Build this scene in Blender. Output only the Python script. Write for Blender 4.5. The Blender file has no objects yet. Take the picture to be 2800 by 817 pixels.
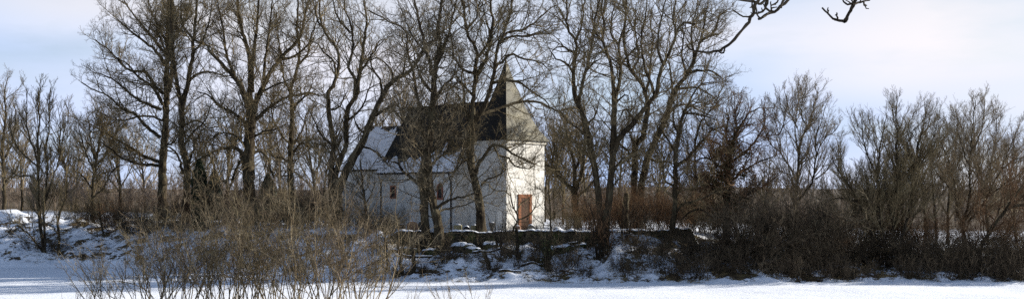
import bpy, math, numpy as np
from mathutils import Vector
R = math.radians
scene = bpy.context.scene
COL = scene.collection
F = 2880.0; HV = 520.0; CH = 6.5          # focal length in photo pixels, horizon row, camera height
SUN_AZ, SUN_EL = 16.0, 18.5                # degrees from +x towards +y, elevation

def P(u, v, Y): return np.array([(u-1400)/F*Y, Y, CH-(v-HV)/F*Y])

# ------------------------------------------------------------------ noise
def _hash(ix, iy, s):
    h = (ix*374761393 + iy*668265263 + s*974634777) & 0xffffffff
    h = ((h ^ (h >> 13))*1274126177) & 0xffffffff
    return ((h ^ (h >> 16)) & 0xffff)/65535.0
def vnoise(x, y, s=0):
    x = np.asarray(x, float); y = np.asarray(y, float)
    ix = np.floor(x).astype(np.int64); iy = np.floor(y).astype(np.int64)
    fx = x-ix; fy = y-iy; fx = fx*fx*(3-2*fx); fy = fy*fy*(3-2*fy)
    a = _hash(ix, iy, s); b = _hash(ix+1, iy, s); c = _hash(ix, iy+1, s); d = _hash(ix+1, iy+1, s)
    return (a+(b-a)*fx)*(1-fy)+(c+(d-c)*fx)*fy-0.5
def fbm(x, y, s=0, o=4):
    t = 0; a = 1.0
    for k in range(o):
        t = t+a*vnoise(x*2**k, y*2**k, s+k*17); a *= .5
    return t

# ------------------------------------------------------------------ terrain
def sstep(a, b, x):
    t = np.clip((x-a)/(b-a), 0, 1); return t*t*(3-2*t)
US = [-2500, 0, 120, 300, 450, 600, 800, 1000, 1250, 1500, 1900, 2300, 2800, 5000]
YB = [104, 90.5, 90, 89.5, 86.5, 82, 77.5, 75.5, 74.2, 73.2, 72.8, 73.2, 73.7, 76]      # edge of the field
YT = [124, 108, 107, 106, 102, 96, 90, 87.5, 84.6, 84.6, 85, 86, 88, 92]      # top of the bank
ZT = [4.0, 3.95, 3.9, 3.8, 3.6, 3.4, 3.1, 3.0, 2.95, 2.95, 2.7, 1.7, 1.4, 1.4]
def hgt(X, Y, detail=True):
    X = np.asarray(X, float); Y = np.asarray(Y, float)
    u = 1400+F*X/np.maximum(Y, 20.0)
    yb = np.interp(u, US, YB)+1.5*fbm(X*.16, 0*X, 71, 3); yt = np.interp(u, US, YT); zt = np.interp(u, US, ZT)
    t = np.clip((Y-yb)/(yt-yb), 0, 1)
    prof = t**0.8*(1-.35*t)+.35*t**2          # steep at the foot
    prof = sstep(0, 1, t)*.4+prof*.6
    w = sstep(960, 1050, u)*(1-sstep(1880, 1960, u))
    wb = .70+.27*sstep(1610, 1690, u)*(1-sstep(1830, 1890, u))+.34*vnoise(u*.016, 0*u, 6)
    wallprof = np.where(Y < 84.35, wb*sstep(0, 1, (Y-yb)/(83.6-yb)), wb+(1-wb)*sstep(84.3, 84.75, Y))
    z = zt*(prof*(1-w)+wallprof*w)
    bank = sstep(yb+.3, yb+2.0, Y)*(1-sstep(yt-.5, yt+3, Y))
    z = z+bank*(.55*fbm(X*.35, Y*.5, 3)+.42*fbm(X*1.3, Y*1.6, 5, 4)*(np.abs(detail)))
    z = z+(1-bank)*.06*fbm(X*.4, Y*.7, 9, 4)+.26*(Y < yb)*vnoise(X*.09, Y*.16, 12)
    far = sstep(150, 700, Y)
    z = z+far*(3.2+5.5*fbm(X*.006+3, Y*.003, 21, 4))
    near = 1-sstep(20, 60, Y)
    z = z+near*3.5
    return z, bank
def hz(X, Y): return float(hgt(X, Y)[0])

# ------------------------------------------------------------------ mesh / object helpers
def mesh_from(name, V, Q, T=None, mat=None, parent=None, smooth=False, attr=None):
    V = np.asarray(V, np.float32); me = bpy.data.meshes.new(name)
    nq = 0 if Q is None else len(Q); nt = 0 if T is None else len(T)
    loops = np.concatenate([np.asarray(Q, np.int32).ravel() if nq else np.zeros(0, np.int32),
                            np.asarray(T, np.int32).ravel() if nt else np.zeros(0, np.int32)])
    me.vertices.add(len(V)); me.vertices.foreach_set('co', V.ravel())
    me.loops.add(len(loops)); me.loops.foreach_set('vertex_index', loops)
    me.polygons.add(nq+nt)
    starts = np.concatenate([np.arange(nq)*4, nq*4+np.arange(nt)*3]).astype(np.int32)
    me.polygons.foreach_set('loop_start', starts)
    me.polygons.foreach_set('use_smooth', np.full(nq+nt, bool(smooth)))
    me.update(calc_edges=True)
    if attr is not None:
        for k, a in attr.items():
            at = me.attributes.new(k, 'FLOAT', 'POINT'); at.data.foreach_set('value', np.asarray(a, np.float32))
    if mat: me.materials.append(mat)
    o = bpy.data.objects.new(name, me); COL.objects.link(o)
    if parent: o.parent = parent
    return o
class Geo:
    """collects quads and triangles for ONE mesh"""
    def __init__(s): s.V = []; s.Q = []; s.T = []; s.n = 0
    def add(s, V, Q=None, T=None):
        V = np.asarray(V, float).reshape(-1, 3); s.V.append(V)
        if Q is not None and len(Q): s.Q.append(np.asarray(Q)+s.n)
        if T is not None and len(T): s.T.append(np.asarray(T)+s.n)
        s.n += len(V); return s
    def box(s, x0, x1, y0, y1, z0, z1):
        V = [(x, y, z) for z in (z0, z1) for y in (y0, y1) for x in (x0, x1)]
        return s.add(V, [(0, 2, 3, 1), (4, 5, 7, 6), (0, 1, 5, 4), (2, 6, 7, 3), (0, 4, 6, 2), (1, 3, 7, 5)])
    def prism(s, ring, z0, z1):
        n = len(ring); V = [(x, y, z0) for x, y in ring]+[(x, y, z1) for x, y in ring]
        Q = [(i, (i+1) % n, n+(i+1) % n, n+i) for i in range(n)]
        T = [(0, i+1, i) for i in range(1, n-1)]+[(n, n+i, n+i+1) for i in range(1, n-1)]
        return s.add(V, Q, T)
    def build(s, name, mat, parent=None, smooth=False):
        Q = np.concatenate(s.Q) if s.Q else None; T = np.concatenate(s.T) if s.T else None
        return mesh_from(name, np.concatenate(s.V), Q, T, mat, parent, smooth)
def empty(name, loc, label, cat, group=None, rz=0):
    o = bpy.data.objects.new(name, None); COL.objects.link(o); o.location = loc; o.rotation_euler = (0, 0, rz)
    o.empty_display_size = .3
    return tag(o, label, cat, group)
def tag(o, label=None, cat=None, group=None, kind=None):
    if label: o['label'] = label
    if cat: o['category'] = cat
    if group: o['group'] = group
    if kind: o['kind'] = kind
    return o
def kids(o): return [c for c in bpy.data.objects if c.parent == o]
def dup(root, loc, rz, sc, label, group=None, parts=None):
    r = root.copy(); COL.objects.link(r); r.location = loc; r.rotation_euler = (0, 0, rz); r.scale = (sc if isinstance(sc, tuple) else (sc, sc, sc))
    tag(r, label, None, group)
    for ch in (parts or kids(root)):
        c = ch.copy(); COL.objects.link(c); c.parent = r
    return r

# ------------------------------------------------------------------ materials
def nmat(name, rough=.9, spec=.2):
    m = bpy.data.materials.new(name); m.use_nodes = True; nt = m.node_tree; b = nt.nodes['Principled BSDF']
    b.inputs['Roughness'].default_value = rough; b.inputs['Specular IOR Level'].default_value = spec
    return m, nt, b
def node(nt, t, **kw):
    n = nt.nodes.new(t)
    for k, v in kw.items():
        if k in n.inputs: n.inputs[k].default_value = v
        else: setattr(n, k, v)
    return n
def ramp(nt, fac, stops):
    r = nt.nodes.new('ShaderNodeValToRGB'); e = r.color_ramp.elements
    while len(e) < len(stops): e.new(.5)
    for i, (p, c) in enumerate(stops): e[i].position = p; e[i].color = (c, c, c, 1) if isinstance(c, (int, float)) else (*c, 1)
    nt.links.new(fac, r.inputs['Fac']); return r
def coords(nt, out='Object', scale=None):
    tc = nt.nodes.new('ShaderNodeTexCoord'); o = tc.outputs[out]
    if scale:
        mp = nt.nodes.new('ShaderNodeMapping'); mp.inputs['Scale'].default_value = scale; nt.links.new(o, mp.inputs['Vector']); o = mp.outputs[0]
    return o
def bump(nt, b, h, strength, dist):
    bp = node(nt, 'ShaderNodeBump', Strength=strength, Distance=dist); nt.links.new(h, bp.inputs['Height']); nt.links.new(bp.outputs[0], b.inputs['Normal'])

def bark(name, dark, mid, lite, big=False):
    m, nt, b = nmat(name, .95, .1)
    n1 = node(nt, 'ShaderNodeTexNoise', Scale=.9 if not big else .8, Detail=3.0); nt.links.new(coords(nt), n1.inputs['Vector'])
    n2 = node(nt, 'ShaderNodeTexNoise', Scale=9.0, Detail=4.0); nt.links.new(coords(nt, 'Object', (1, 1, .22)), n2.inputs['Vector'])
    mx = node(nt, 'ShaderNodeMath', operation='MULTIPLY_ADD'); nt.links.new(n2.outputs[0], mx.inputs[0]); mx.inputs[1].default_value = .9; 
    s2 = node(nt, 'ShaderNodeMath', operation='MULTIPLY_ADD'); nt.links.new(n1.outputs[0], s2.inputs[0]); s2.inputs[1].default_value = .9; s2.inputs[2].default_value = -.4
    nt.links.new(s2.outputs[0], mx.inputs[2])
    r = ramp(nt, mx.outputs[0], [(.28, dark), (.5, mid), (.72, lite)])
    nt.links.new(r.outputs[0], b.inputs['Base Color'])
    if big: bump(nt, b, n2.outputs[0], .9, .08)
    return m
BARK = bark('rough_bark', (0.015, 0.011, 0.008), (0.046, 0.036, 0.023), (0.094, 0.081, 0.051), True)
BARKD = bark('dark_bark', (0.010, 0.008, 0.006), (0.030, 0.023, 0.017), (0.066, 0.055, 0.039), True)
TWIG = bark('twig_bark', (0.046, 0.035, 0.019), (0.125, 0.097, 0.056), (0.224, 0.186, 0.112))
TWIGD = bark('dark_twig', (.026, .019, .013), (.070, .054, .037), (.15, .12, .08))
TWIGR = bark('reddish_twig', (.045, .028, .016), (.125, .075, .042), (.22, .14, .08))
TWIGO = bark('olive_twig', (.036, .028, .018), (.115, .092, .058), (.30, .25, .17))
TWIGT = bark('tan_twig', (0.068, 0.048, 0.026), (0.187, 0.139, 0.080), (0.357, 0.295, 0.192))
TWIGP = bark('grey_twig', (.085, .062, .040), (.20, .16, .105), (.33, .28, .20))
TWIGF = bark('brown_twig', (.040, .029, .019), (.11, .082, .054), (.26, .205, .14))
FARW = bark('far_twig', (.085, .066, .052), (.15, .12, .095), (.25, .20, .16))  # paler twigs: distance haze is put into the colour

def snow_mat(name, litter=False):
    m, nt, b = nmat(name, .75, .15)
    b.inputs['Base Color'].default_value = (.82, .86, .94, 1)
    if not litter:
        n = node(nt, 'ShaderNodeTexNoise', Scale=5.0, Detail=3.0); nt.links.new(coords(nt), n.inputs['Vector']); bump(nt, b, n.outputs[0], .4, .04); return m
    at = node(nt, 'ShaderNodeAttribute', attribute_name='bank')
    n1 = node(nt, 'ShaderNodeTexNoise', Scale=.55, Detail=9.0, Roughness=.68); nt.links.new(coords(nt, 'Object', (1, .8, 1)), n1.inputs['Vector'])
    n2 = node(nt, 'ShaderNodeTexNoise', Scale=4.5, Detail=6.0, Roughness=.7); nt.links.new(coords(nt, 'Object', (.75, 1, 1.6)), n2.inputs['Vector'])
    a = node(nt, 'ShaderNodeMath', operation='MULTIPLY_ADD'); nt.links.new(n2.outputs[0], a.inputs[0]); a.inputs[1].default_value = .55
    nt.links.new(n1.outputs[0], a.inputs[2])                         # ~ .27 + .5
    k = node(nt, 'ShaderNodeMath', operation='MULTIPLY_ADD'); nt.links.new(at.outputs['Fac'], k.inputs[0]); k.inputs[1].default_value = .30; nt.links.new(a.outputs[0], k.inputs[2])
    r = ramp(nt, k.outputs[0], [(0.985, 0), (1.06, 1)])
    # ramp positions are clamped to 0..1, so shift
    k2 = node(nt, 'ShaderNodeMath', operation='SUBTRACT'); nt.links.new(k.outputs[0], k2.inputs[0]); k2.inputs[1].default_value = .30
    r = ramp(nt, k2.outputs[0], [(.695, 0), (.75, 1)])
    dn = node(nt, 'ShaderNodeTexNoise', Scale=2.2, Detail=5.0); nt.links.new(coords(nt), dn.inputs['Vector'])
    dirt = ramp(nt, dn.outputs[0], [(.3, (.035, .024, .014)), (.5, (.085, .06, .035)), (.7, (.14, .11, .05))])
    mix = node(nt, 'ShaderNodeMix', data_type='RGBA'); nt.links.new(r.outputs[0], mix.inputs[0]); mix.inputs[6].default_value = (.82, .86, .94, 1); nt.links.new(dirt.outputs[0], mix.inputs[7])
    nt.links.new(mix.outputs[2], b.inputs['Base Color'])
    wind = node(nt, 'ShaderNodeTexNoise', Scale=.5, Detail=7.0, Roughness=.6); nt.links.new(coords(nt, 'Object', (.25, 1.6, 1)), wind.inputs['Vector'])
    hh = node(nt, 'ShaderNodeMath', operation='MULTIPLY_ADD'); nt.links.new(wind.outputs[0], hh.inputs[0]); hh.inputs[1].default_value = 1.2; nt.links.new(n2.outputs[0], hh.inputs[2])
    bump(nt, b, hh.outputs[0], .5, .10)
    return m
SNOW = snow_mat('snow'); GROUND = snow_mat('snowy_ground', True)

def plaster():
    m, nt, b = nmat('lime_plaster', .9, .15)
    n = node(nt, 'ShaderNodeTexNoise', Scale=.8, Detail=6.0, Roughness=.65); nt.links.new(coords(nt, 'Object', (1, 1, .6)), n.inputs['Vector'])
    r = ramp(nt, n.outputs[0], [(.28, (.40, .385, .35)), (.42, (.55, .54, .51)), (.6, (.66, .66, .64))]); nt.links.new(r.outputs[0], b.inputs['Base Color'])
    n2 = node(nt, 'ShaderNodeTexNoise', Scale=3.0, Detail=4.0); nt.links.new(coords(nt), n2.inputs['Vector']); bump(nt, b, n2.outputs[0], .7, .06)
    return m
PLASTER = plaster()
def slate(name, stops, rows=5.5):
    m, nt, b = nmat(name, .7, .25)
    tc = coords(nt); sp = node(nt, 'ShaderNodeSeparateXYZ'); nt.links.new(tc, sp.inputs[0])
    ad = node(nt, 'ShaderNodeMath', operation='ADD'); nt.links.new(sp.outputs[0], ad.inputs[0]); nt.links.new(sp.outputs[1], ad.inputs[1])
    cb = node(nt, 'ShaderNodeCombineXYZ'); nt.links.new(ad.outputs[0], cb.inputs[0]); nt.links.new(sp.outputs[2], cb.inputs[1])
    br = node(nt, 'ShaderNodeTexBrick', Scale=rows); nt.links.new(cb.outputs[0], br.inputs['Vector'])
    br.inputs['Color1'].default_value = (.55, .55, .55, 1); br.inputs['Color2'].default_value = (1, 1, 1, 1); br.inputs['Mortar'].default_value = (.25, .25, .25, 1); br.inputs['Mortar Size'].default_value = .03
    n = node(nt, 'ShaderNodeTexNoise', Scale=.9, Detail=7.0, Roughness=.7); nt.links.new(tc, n.inputs['Vector'])
    r = ramp(nt, n.outputs[0], stops)
    mx = node(nt, 'ShaderNodeMix', data_type='RGBA', blend_type='MULTIPLY'); mx.inputs[0].default_value = .6
    nt.links.new(r.outputs[0], mx.inputs[6]); nt.links.new(br.outputs[0], mx.inputs[7]); nt.links.new(mx.outputs[2], b.inputs['Base Color'])
    bump(nt, b, br.outputs[0], .5, .03); return m
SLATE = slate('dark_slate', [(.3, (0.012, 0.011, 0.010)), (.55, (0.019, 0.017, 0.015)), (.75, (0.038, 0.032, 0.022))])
SPIRE = slate('sunlit_lichen_slate', [(.3, (0.104, 0.100, 0.085)), (.5, (0.200, 0.192, 0.155)), (.68, (0.281, 0.259, 0.185))])
def plain(name, c1, c2, sc=4.0, rough=.85):
    m, nt, b = nmat(name, rough, .2)
    n = node(nt, 'ShaderNodeTexNoise', Scale=sc, Detail=5.0); nt.links.new(coords(nt), n.inputs['Vector'])
    r = ramp(nt, n.outputs[0], [(.35, c1), (.65, c2)]); nt.links.new(r.outputs[0], b.inputs['Base Color']); bump(nt, b, n.outputs[0], .4, .03); return m
SAND = plain('red_sandstone', (.085, .036, .018), (.24, .095, .045), 9)
SANDP = plain('pink_sandstone', (.20, .13, .10), (.33, .20, .14))
WOODD = plain('old_door_wood', (.04, .022, .014), (.085, .045, .028), 8)
GLASS = plain('dark_glass', (.015, .016, .02), (.04, .04, .045), 3, .25)
METAL = plain('dark_metal', (.02, .02, .02), (.05, .045, .04), 6, .5)
CORN = plain('stone_cornice', (.5, .48, .42), (.66, .64, .58))
def stonewall():
    m, nt, b = nmat('mossy_rubble', .95, .1)
    v = node(nt, 'ShaderNodeTexVoronoi', Scale=3.2); nt.links.new(coords(nt, 'Object', (1, 1, 1.6)), v.inputs['Vector'])
    n = node(nt, 'ShaderNodeTexNoise', Scale=1.1, Detail=7.0); nt.links.new(coords(nt), n.inputs['Vector'])
    r = ramp(nt, n.outputs[0], [(.3, (.035, .03, .02)), (.48, (.08, .07, .05)), (.6, (.09, .10, .035)), (.75, (.17, .15, .11))])
    mx = node(nt, 'ShaderNodeMix', data_type='RGBA', blend_type='MULTIPLY'); mx.inputs[0].default_value = .7
    r2 = ramp(nt, v.outputs['Distance'], [(.0, 1.0), (.55, .8), (.8, .15)])
    nt.links.new(r.outputs[0], mx.inputs[6]); nt.links.new(r2.outputs[0], mx.inputs[7]); nt.links.new(mx.outputs[2], b.inputs['Base Color'])
    bump(nt, b, r2.outputs[0], 1.0, .08); return m
RUBBLE = stonewall()
GRAVE = [plain('grey_granite', (.07, .065, .06), (.16, .15, .13)), SANDP, plain('mossy_limestone', (.12, .12, .06), (.30, .27, .17)), plain('black_granite', (.02, .02, .022), (.05, .05, .05))]
IVY = plain('ivy_leaf', (.022, .030, .012), (.055, .065, .022), 5)
IVYO = plain('olive_ivy_leaf', (.09, .095, .03), (.20, .19, .075), 5)  # lighter olive ivy tone
IVYB = plain('brownish_ivy_leaf', (.035, .034, .014), (.085, .075, .035), 5)
LEAFB = plain('withered_leaf', (0.080, 0.040, 0.020), (0.176, 0.092, 0.048), 5)
NEEDLE = plain('conifer_needle', (.010, .016, .008), (.028, .036, .018), 5)
NEEDLEG = plain('blue_green_needle', (.03, .045, .035), (.07, .085, .065), 5)
GRASS = plain('dry_grass', (.12, .085, .035), (.26, .20, .10), 5)

# ------------------------------------------------------------------ branches
def unit(a): return a/np.maximum(np.linalg.norm(a, axis=-1, keepdims=True), 1e-9)
def tubes(g, pts, rad, k, rng=None, jit=0.0, point=False):
    """pts (N,S,3), rad (N,S) -> open tubes of k sides; point: the last ring collapses to one vertex"""
    N, S, _ = pts.shape
    T = np.empty_like(pts); T[:, 1:-1] = pts[:, 2:]-pts[:, :-2] if S > 2 else T[:, 1:-1]; T[:, 0] = pts[:, 1]-pts[:, 0]; T[:, -1] = pts[:, -1]-pts[:, -2]
    T = unit(T); mean = unit(pts[:, -1]-pts[:, 0])
    ref = np.zeros((N, 3)); ref[np.arange(N), np.argmin(np.abs(mean), axis=1)] = 1
    A = unit(np.cross(T, ref[:, None, :])); B = np.cross(T, A)
    th = np.arange(k)/k*2*math.pi
    rr = rad[:, :, None]*np.ones(k)
    if jit: rr = rr*(1+jit*(rng.random((N, S, k))-.5)*2)
    V = pts[:, :, None, :]+rr[..., None]*(np.cos(th)[:, None]*A[:, :, None, :]+np.sin(th)[:, None]*B[:, :, None, :])
    if point:
        nv = (S-1)*k+1
        VV = np.concatenate([V[:, :-1].reshape(N, -1, 3), pts[:, -1:]], axis=1)
        base = np.arange(N)[:, None, None]*nv; i = np.arange(k); j = (i+1) % k
        Q = []
        for s in range(S-2): Q.append(np.stack([s*k+i, s*k+j, (s+1)*k+j, (s+1)*k+i], -1))
        Tt = np.stack([(S-2)*k+i, (S-2)*k+j, np.full(k, (S-1)*k)], -1)
        Q = (base+np.concatenate(Q)[None]).reshape(-1, 4) if Q else None
        g.add(VV, Q, (base+Tt[None]).reshape(-1, 3))
    else:
        i = np.arange(k); j = (i+1) % k; Q = np.concatenate([np.stack([s*k+i, s*k+j, (s+1)*k+j, (s+1)*k+i], -1) for s in range(S-1)])
        g.add(V, (np.arange(N)[:, None, None]*(S*k)+Q[None]).reshape(-1, 4))
def walk(rng, P0, D0, L, S, wig, up, r0, r1):
    """grow N branches together; wig = direction jitter per step, up = pull towards the sky"""
    N = len(P0); pts = np.empty((N, S+1, 3)); pts[:, 0] = P0; D = unit(D0.copy()); step = (L/S)[:, None]
    for s in range(S):
        D = unit(D+rng.normal(0, wig, (N, 3))+np.array([0, 0, 1.0])*up)
        pts[:, s+1] = pts[:, s]+D*step
    t = np.linspace(0, 1, S+1)[None]
    return pts, r0[:, None]*(1-t)+r1[:, None]*t
def sample(rng, pts, rad, n, t0=.15, t1=1.0):
    N, S, _ = pts.shape
    t = (t0+(t1-t0)*((np.arange(n)[None]+rng.random((N, n)))/n))*(S-1)
    i = np.minimum(t.astype(int), S-2); f = (t-i)[..., None]; r = np.arange(N)[:, None]
    p = pts[r, i]*(1-f)+pts[r, i+1]*f; d = unit(pts[r, i+1]-pts[r, i]); q = rad[r, i]*(1-f[..., 0])+rad[r, i+1]*f[..., 0]
    return p.reshape(-1, 3), d.reshape(-1, 3), q.ravel(), (t/(S-1)).ravel()
def fork(rng, D, a0, a1):
    N = len(D); a = np.radians(rng.uniform(a0, a1, N))[:, None]; q = unit(np.cross(D, rng.normal(0, 1, (N, 3))))
    return np.cos(a)*D+np.sin(a)*q
def twigs(rng, g, pts, rad, Lm, n, kink=.16, up=.10, ang=(28, 65), rt=.012, lev=3, thick=1.0):
    """levels of ever finer side shoots on the branches pts (N,S,3), each N with mean child length Lm (N,)"""
    for l in range(lev):
        c = n[l]
        p, d, q, t = sample(rng, pts, rad, c, .12 if l else .2)
        L = np.repeat(Lm, c)*rng.uniform(.55, 1.25, len(p))*(1.15-.55*t)
        D = fork(rng, d, *ang)
        last = l == lev-1
        r0 = np.minimum(q*.7, np.maximum(.011*L**.8+.004, rt)*thick)
        S = (5, 3, 2, 2)[l] if not last else (2 if l > 1 else 3)
        pts, rad = walk(rng, p, D, L, S, kink, up, r0, r0*.45+.0012)
        tubes(g, pts, rad, 4 if l == 0 else 3, point=last)
        Lm = L*(.46 if l == 0 else .5)

def smooth_path(pts, step=.45):
    """Catmull-Rom through the limb's joints, resampled"""
    p = np.vstack([2*pts[0]-pts[1], pts, 2*pts[-1]-pts[-2]]); out = []
    for i in range(1, len(p)-2):
        n = max(2, int(np.linalg.norm(p[i+1]-p[i])/step))
        for t in np.arange(n)/n:
            a, b, c, d = p[i-1], p[i], p[i+1], p[i+2]
            out.append(.5*((2*b)+(c-a)*t+(2*a-5*b+4*c-d)*t*t+(3*b-a-3*c+d)*t**3))
    out.append(pts[-1]); return np.array(out)

def drawn_tree(name, label, cat, Y, limbs, seed, group=None, barkm=None, twigm=None, dens=2.1, lenk=1.0, n=(8, 6, 4), kink=.17, up=.09,
               bare=None, ang=(28, 68), twk=1.0, rt=.012, rk=1.0, extra=None):
    """limbs: (kind, r0, r1, [(u, v), ...]) traced for direction, each given its own depth, real thickness and side shoots."""
    rng = np.random.default_rng(seed); barkm = barkm or BARK; twigm = twigm or TWIG
    u0, v0 = limbs[0][3][0]; X0 = (u0-1400)/F*Y; z0 = hz(X0, Y)
    root = empty(name, (X0, Y, z0), label, cat, group); org = np.array([X0, Y, z0])
    done = []; crown = Geo(); stubs = []
    for li, (kind, r0, r1, uv) in enumerate(limbs):
        uv = np.array(uv, float)
        if kind == 't' or not done:
            dep = Y+(0 if li == 0 else rng.uniform(-.5, .5)); slope = rng.uniform(-.05, .05)
        else:
            best = min(((abs(a[0]-uv[0, 0])+abs(a[1]-uv[0, 1]), a[2]) for d in done for a in d), key=lambda k: k[0])
            dep = best[1]; slope = rng.choice([-1, 1])*rng.uniform(.15, .75)
        # depth runs off sideways from the parent
        seg = np.r_[0, np.cumsum(np.hypot(*(np.diff(uv, axis=0).T)))]/F*Y
        ys = dep+slope*seg*(1-.25*seg/max(seg[-1], 1e-6))+np.r_[0, rng.normal(0, .12, len(uv)-1)]
        ps = np.array([P(u, v, y) for (u, v), y in zip(uv, ys)])
        if kind == 't': ps[0, 2] = min(ps[0, 2], hz(ps[0, 0], ps[0, 1])-.15)
        path = smooth_path(ps, .4 if kind == 't' else .35)
        m = len(path); t = np.linspace(0, 1, m)
        path[1:-1] += rng.normal(0, .022+.01*(kind != 't'), (m-2, 3))
        rr = rk*(r0+(r1-r0)*t**.85)/F*Y
        if kind == 't': rr = rr*(1+.55*np.exp(-np.linspace(0, np.linalg.norm(path[-1]-path[0]), m)/.5))
        rr = rr*(1+rng.normal(0, .04, m))
        g = Geo(); big = r0 > 2.6
        tubes(g if big else crown, (path-org)[None], rr[None], 10 if kind == 't' else 7, rng, .10 if kind == 't' else .07)
        if big:
            # tip continues as a branch
            pass
        if big: g.build('trunk' if kind == 't' else 'limb', barkm, root, True)
        done.append([(uv[0, 0]*(1-a)+uv[-1, 0]*a if False else 1400+F*p[0]/p[1], HV-(p[2]-CH)/p[1]*F, p[1]) for a, p in zip(t, path)])
        # first-order shoots along the limb
        length = np.linalg.norm(np.diff(path, axis=0), axis=1).sum()
        cnt = max(3, int(length*dens))
        ti = np.sort(rng.uniform(.12 if kind != 't' else .3, 1, cnt)); ti[-2:] = 1.0
        idx = np.minimum((ti*(m-1)).astype(int), m-2)
        pp = path[idx]+(path[idx+1]-path[idx])*((ti*(m-1))-idx)[:, None]; dd = unit(path[np.minimum(idx+1, m-1)]-path[idx]); qq = rr[idx]
        if bare is not None:
            vv = HV-(pp[:, 2]-CH)/pp[:, 1]*F; keep = (vv < bare) | (rng.random(len(vv)) < .12); pp, dd, qq = pp[keep], dd[keep], qq[keep]
        if not len(pp): continue
        r1_ = np.clip(qq*rng.uniform(.3, .7, len(qq)), .014, .05)
        L1 = (27*r1_**.78*1.15+.35)*rng.uniform(.7, 1.25, len(qq))*lenk*(1.35-.62*np.linspace(0, 1, cnt)[:len(qq)] if bare is None else 1.1)
        D = fork(rng, dd, *ang); 
        pts, rad = walk(rng, pp, D, L1, 7, kink, up, r1_, r1_*.25+.002)
        pts -= org; tubes(crown, pts, rad, 5)
        twigs(rng, crown, pts, rad, L1*.42, n, kink, up, ang, rt, len(n), twk)
    crown.build('crown', twigm, root)
    if extra: extra(root, org, rng)
    return root

def bush_geo(rng, g, n, H, spread, lean=(0, 0), rad=.03, nn=(7, 5, 3), ang=(18, 50), up=.12, kink=.09, S=8, base=.35, twk=1.0, rt=.009, lm=.28, t0=None, sides=5):
    th = rng.uniform(0, 2*math.pi, n); rr = base*np.sqrt(rng.random(n))
    P0 = np.stack([rr*np.cos(th), rr*np.sin(th), np.full(n, -.1)], 1)
    D = np.stack([np.cos(th)*spread*rng.uniform(.15, 1, n)+lean[0], np.sin(th)*spread*rng.uniform(.15, 1, n)+lean[1], np.ones(n)], 1)
    L = H*rng.uniform(.6, 1.05, n); r0 = rad*rng.uniform(.55, 1.2, n)
    pts, rads = walk(rng, P0, D, L, S, kink, up*.3, r0, r0*.2+.002)
    tubes(g, pts, rads, sides)
    return pts, rads, L, lm, nn, ang, up, kink, rt, twk
def bush(name, label, cat, X, Y, seed, n, H, spread, mat, group=None, stemmat=None, z=None, **kw):
    rng = np.random.default_rng(seed); z = hz(X, Y) if z is None else z
    root = empty(name, (X, Y, z), label, cat, group)
    g = Geo(); a = bush_geo(rng, g, n, H, spread, **kw); g.build('stems', stemmat or mat, root)
    pts, rads, L, lm, nn, ang, up, kink, rt, twk = a
    g = Geo(); twigs(rng, g, pts, rads, L*lm, nn, kink*1.3, up, ang, rt, len(nn), twk); g.build('crown', mat, root)
    return root
def leaves(g, rng, C, size):
    """one small bent leaf face per centre"""
    N = len(C); a = unit(rng.normal(0, 1, (N, 3))); b = unit(np.cross(a, rng.normal(0, 1, (N, 3)))); s = (size*rng.uniform(.5, 1.3, N))[:, None]
    V = np.stack([C-a*s, C-b*s*.5, C+a*s, C+b*s*.5], 1).reshape(-1, 3)
    g.add(V, np.arange(N*4).reshape(-1, 4))

# ================================================================== GROUND
def ground():
    xs = np.concatenate([-np.geomspace(1400, 62, 40), np.arange(-60, 60, .3), np.geomspace(60.3, 1400, 40)])
    ys = np.concatenate([np.arange(-30, 55, 3.0), np.arange(55, 72, .5), np.arange(72, 112, .22), np.arange(112.2, 150, 1.2), np.geomspace(152, 2600, 60)])
    X, Y = np.meshgrid(xs, ys); Z, bank = hgt(X, Y)
    nx, ny = len(xs), len(ys); i = np.arange(nx-1)[None]+np.arange(ny-1)[:, None]*nx
    Q = np.stack([i, i+1, i+nx+1, i+nx], -1).reshape(-1, 4)
    u = 1400+F*X/np.maximum(Y, 20); edge = sstep(-1.2, .4, Y-np.interp(u, US, YB))
    litter = np.maximum(bank*(.75+.25*sstep(1500, 2000, u)), .0)
    back = (Y > np.interp(u, US, YT)+2)*.32
    o = mesh_from('ground', np.stack([X, Y, Z], -1).reshape(-1, 3), Q, None, GROUND, None, True, {'bank': np.maximum(litter, back*(Y < 400)+1.25*sstep(112, 150, Y)).ravel()})
    tag(o, 'snow covered field, bank and churchyard ground', 'ground', None, 'structure')
ground()

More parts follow.
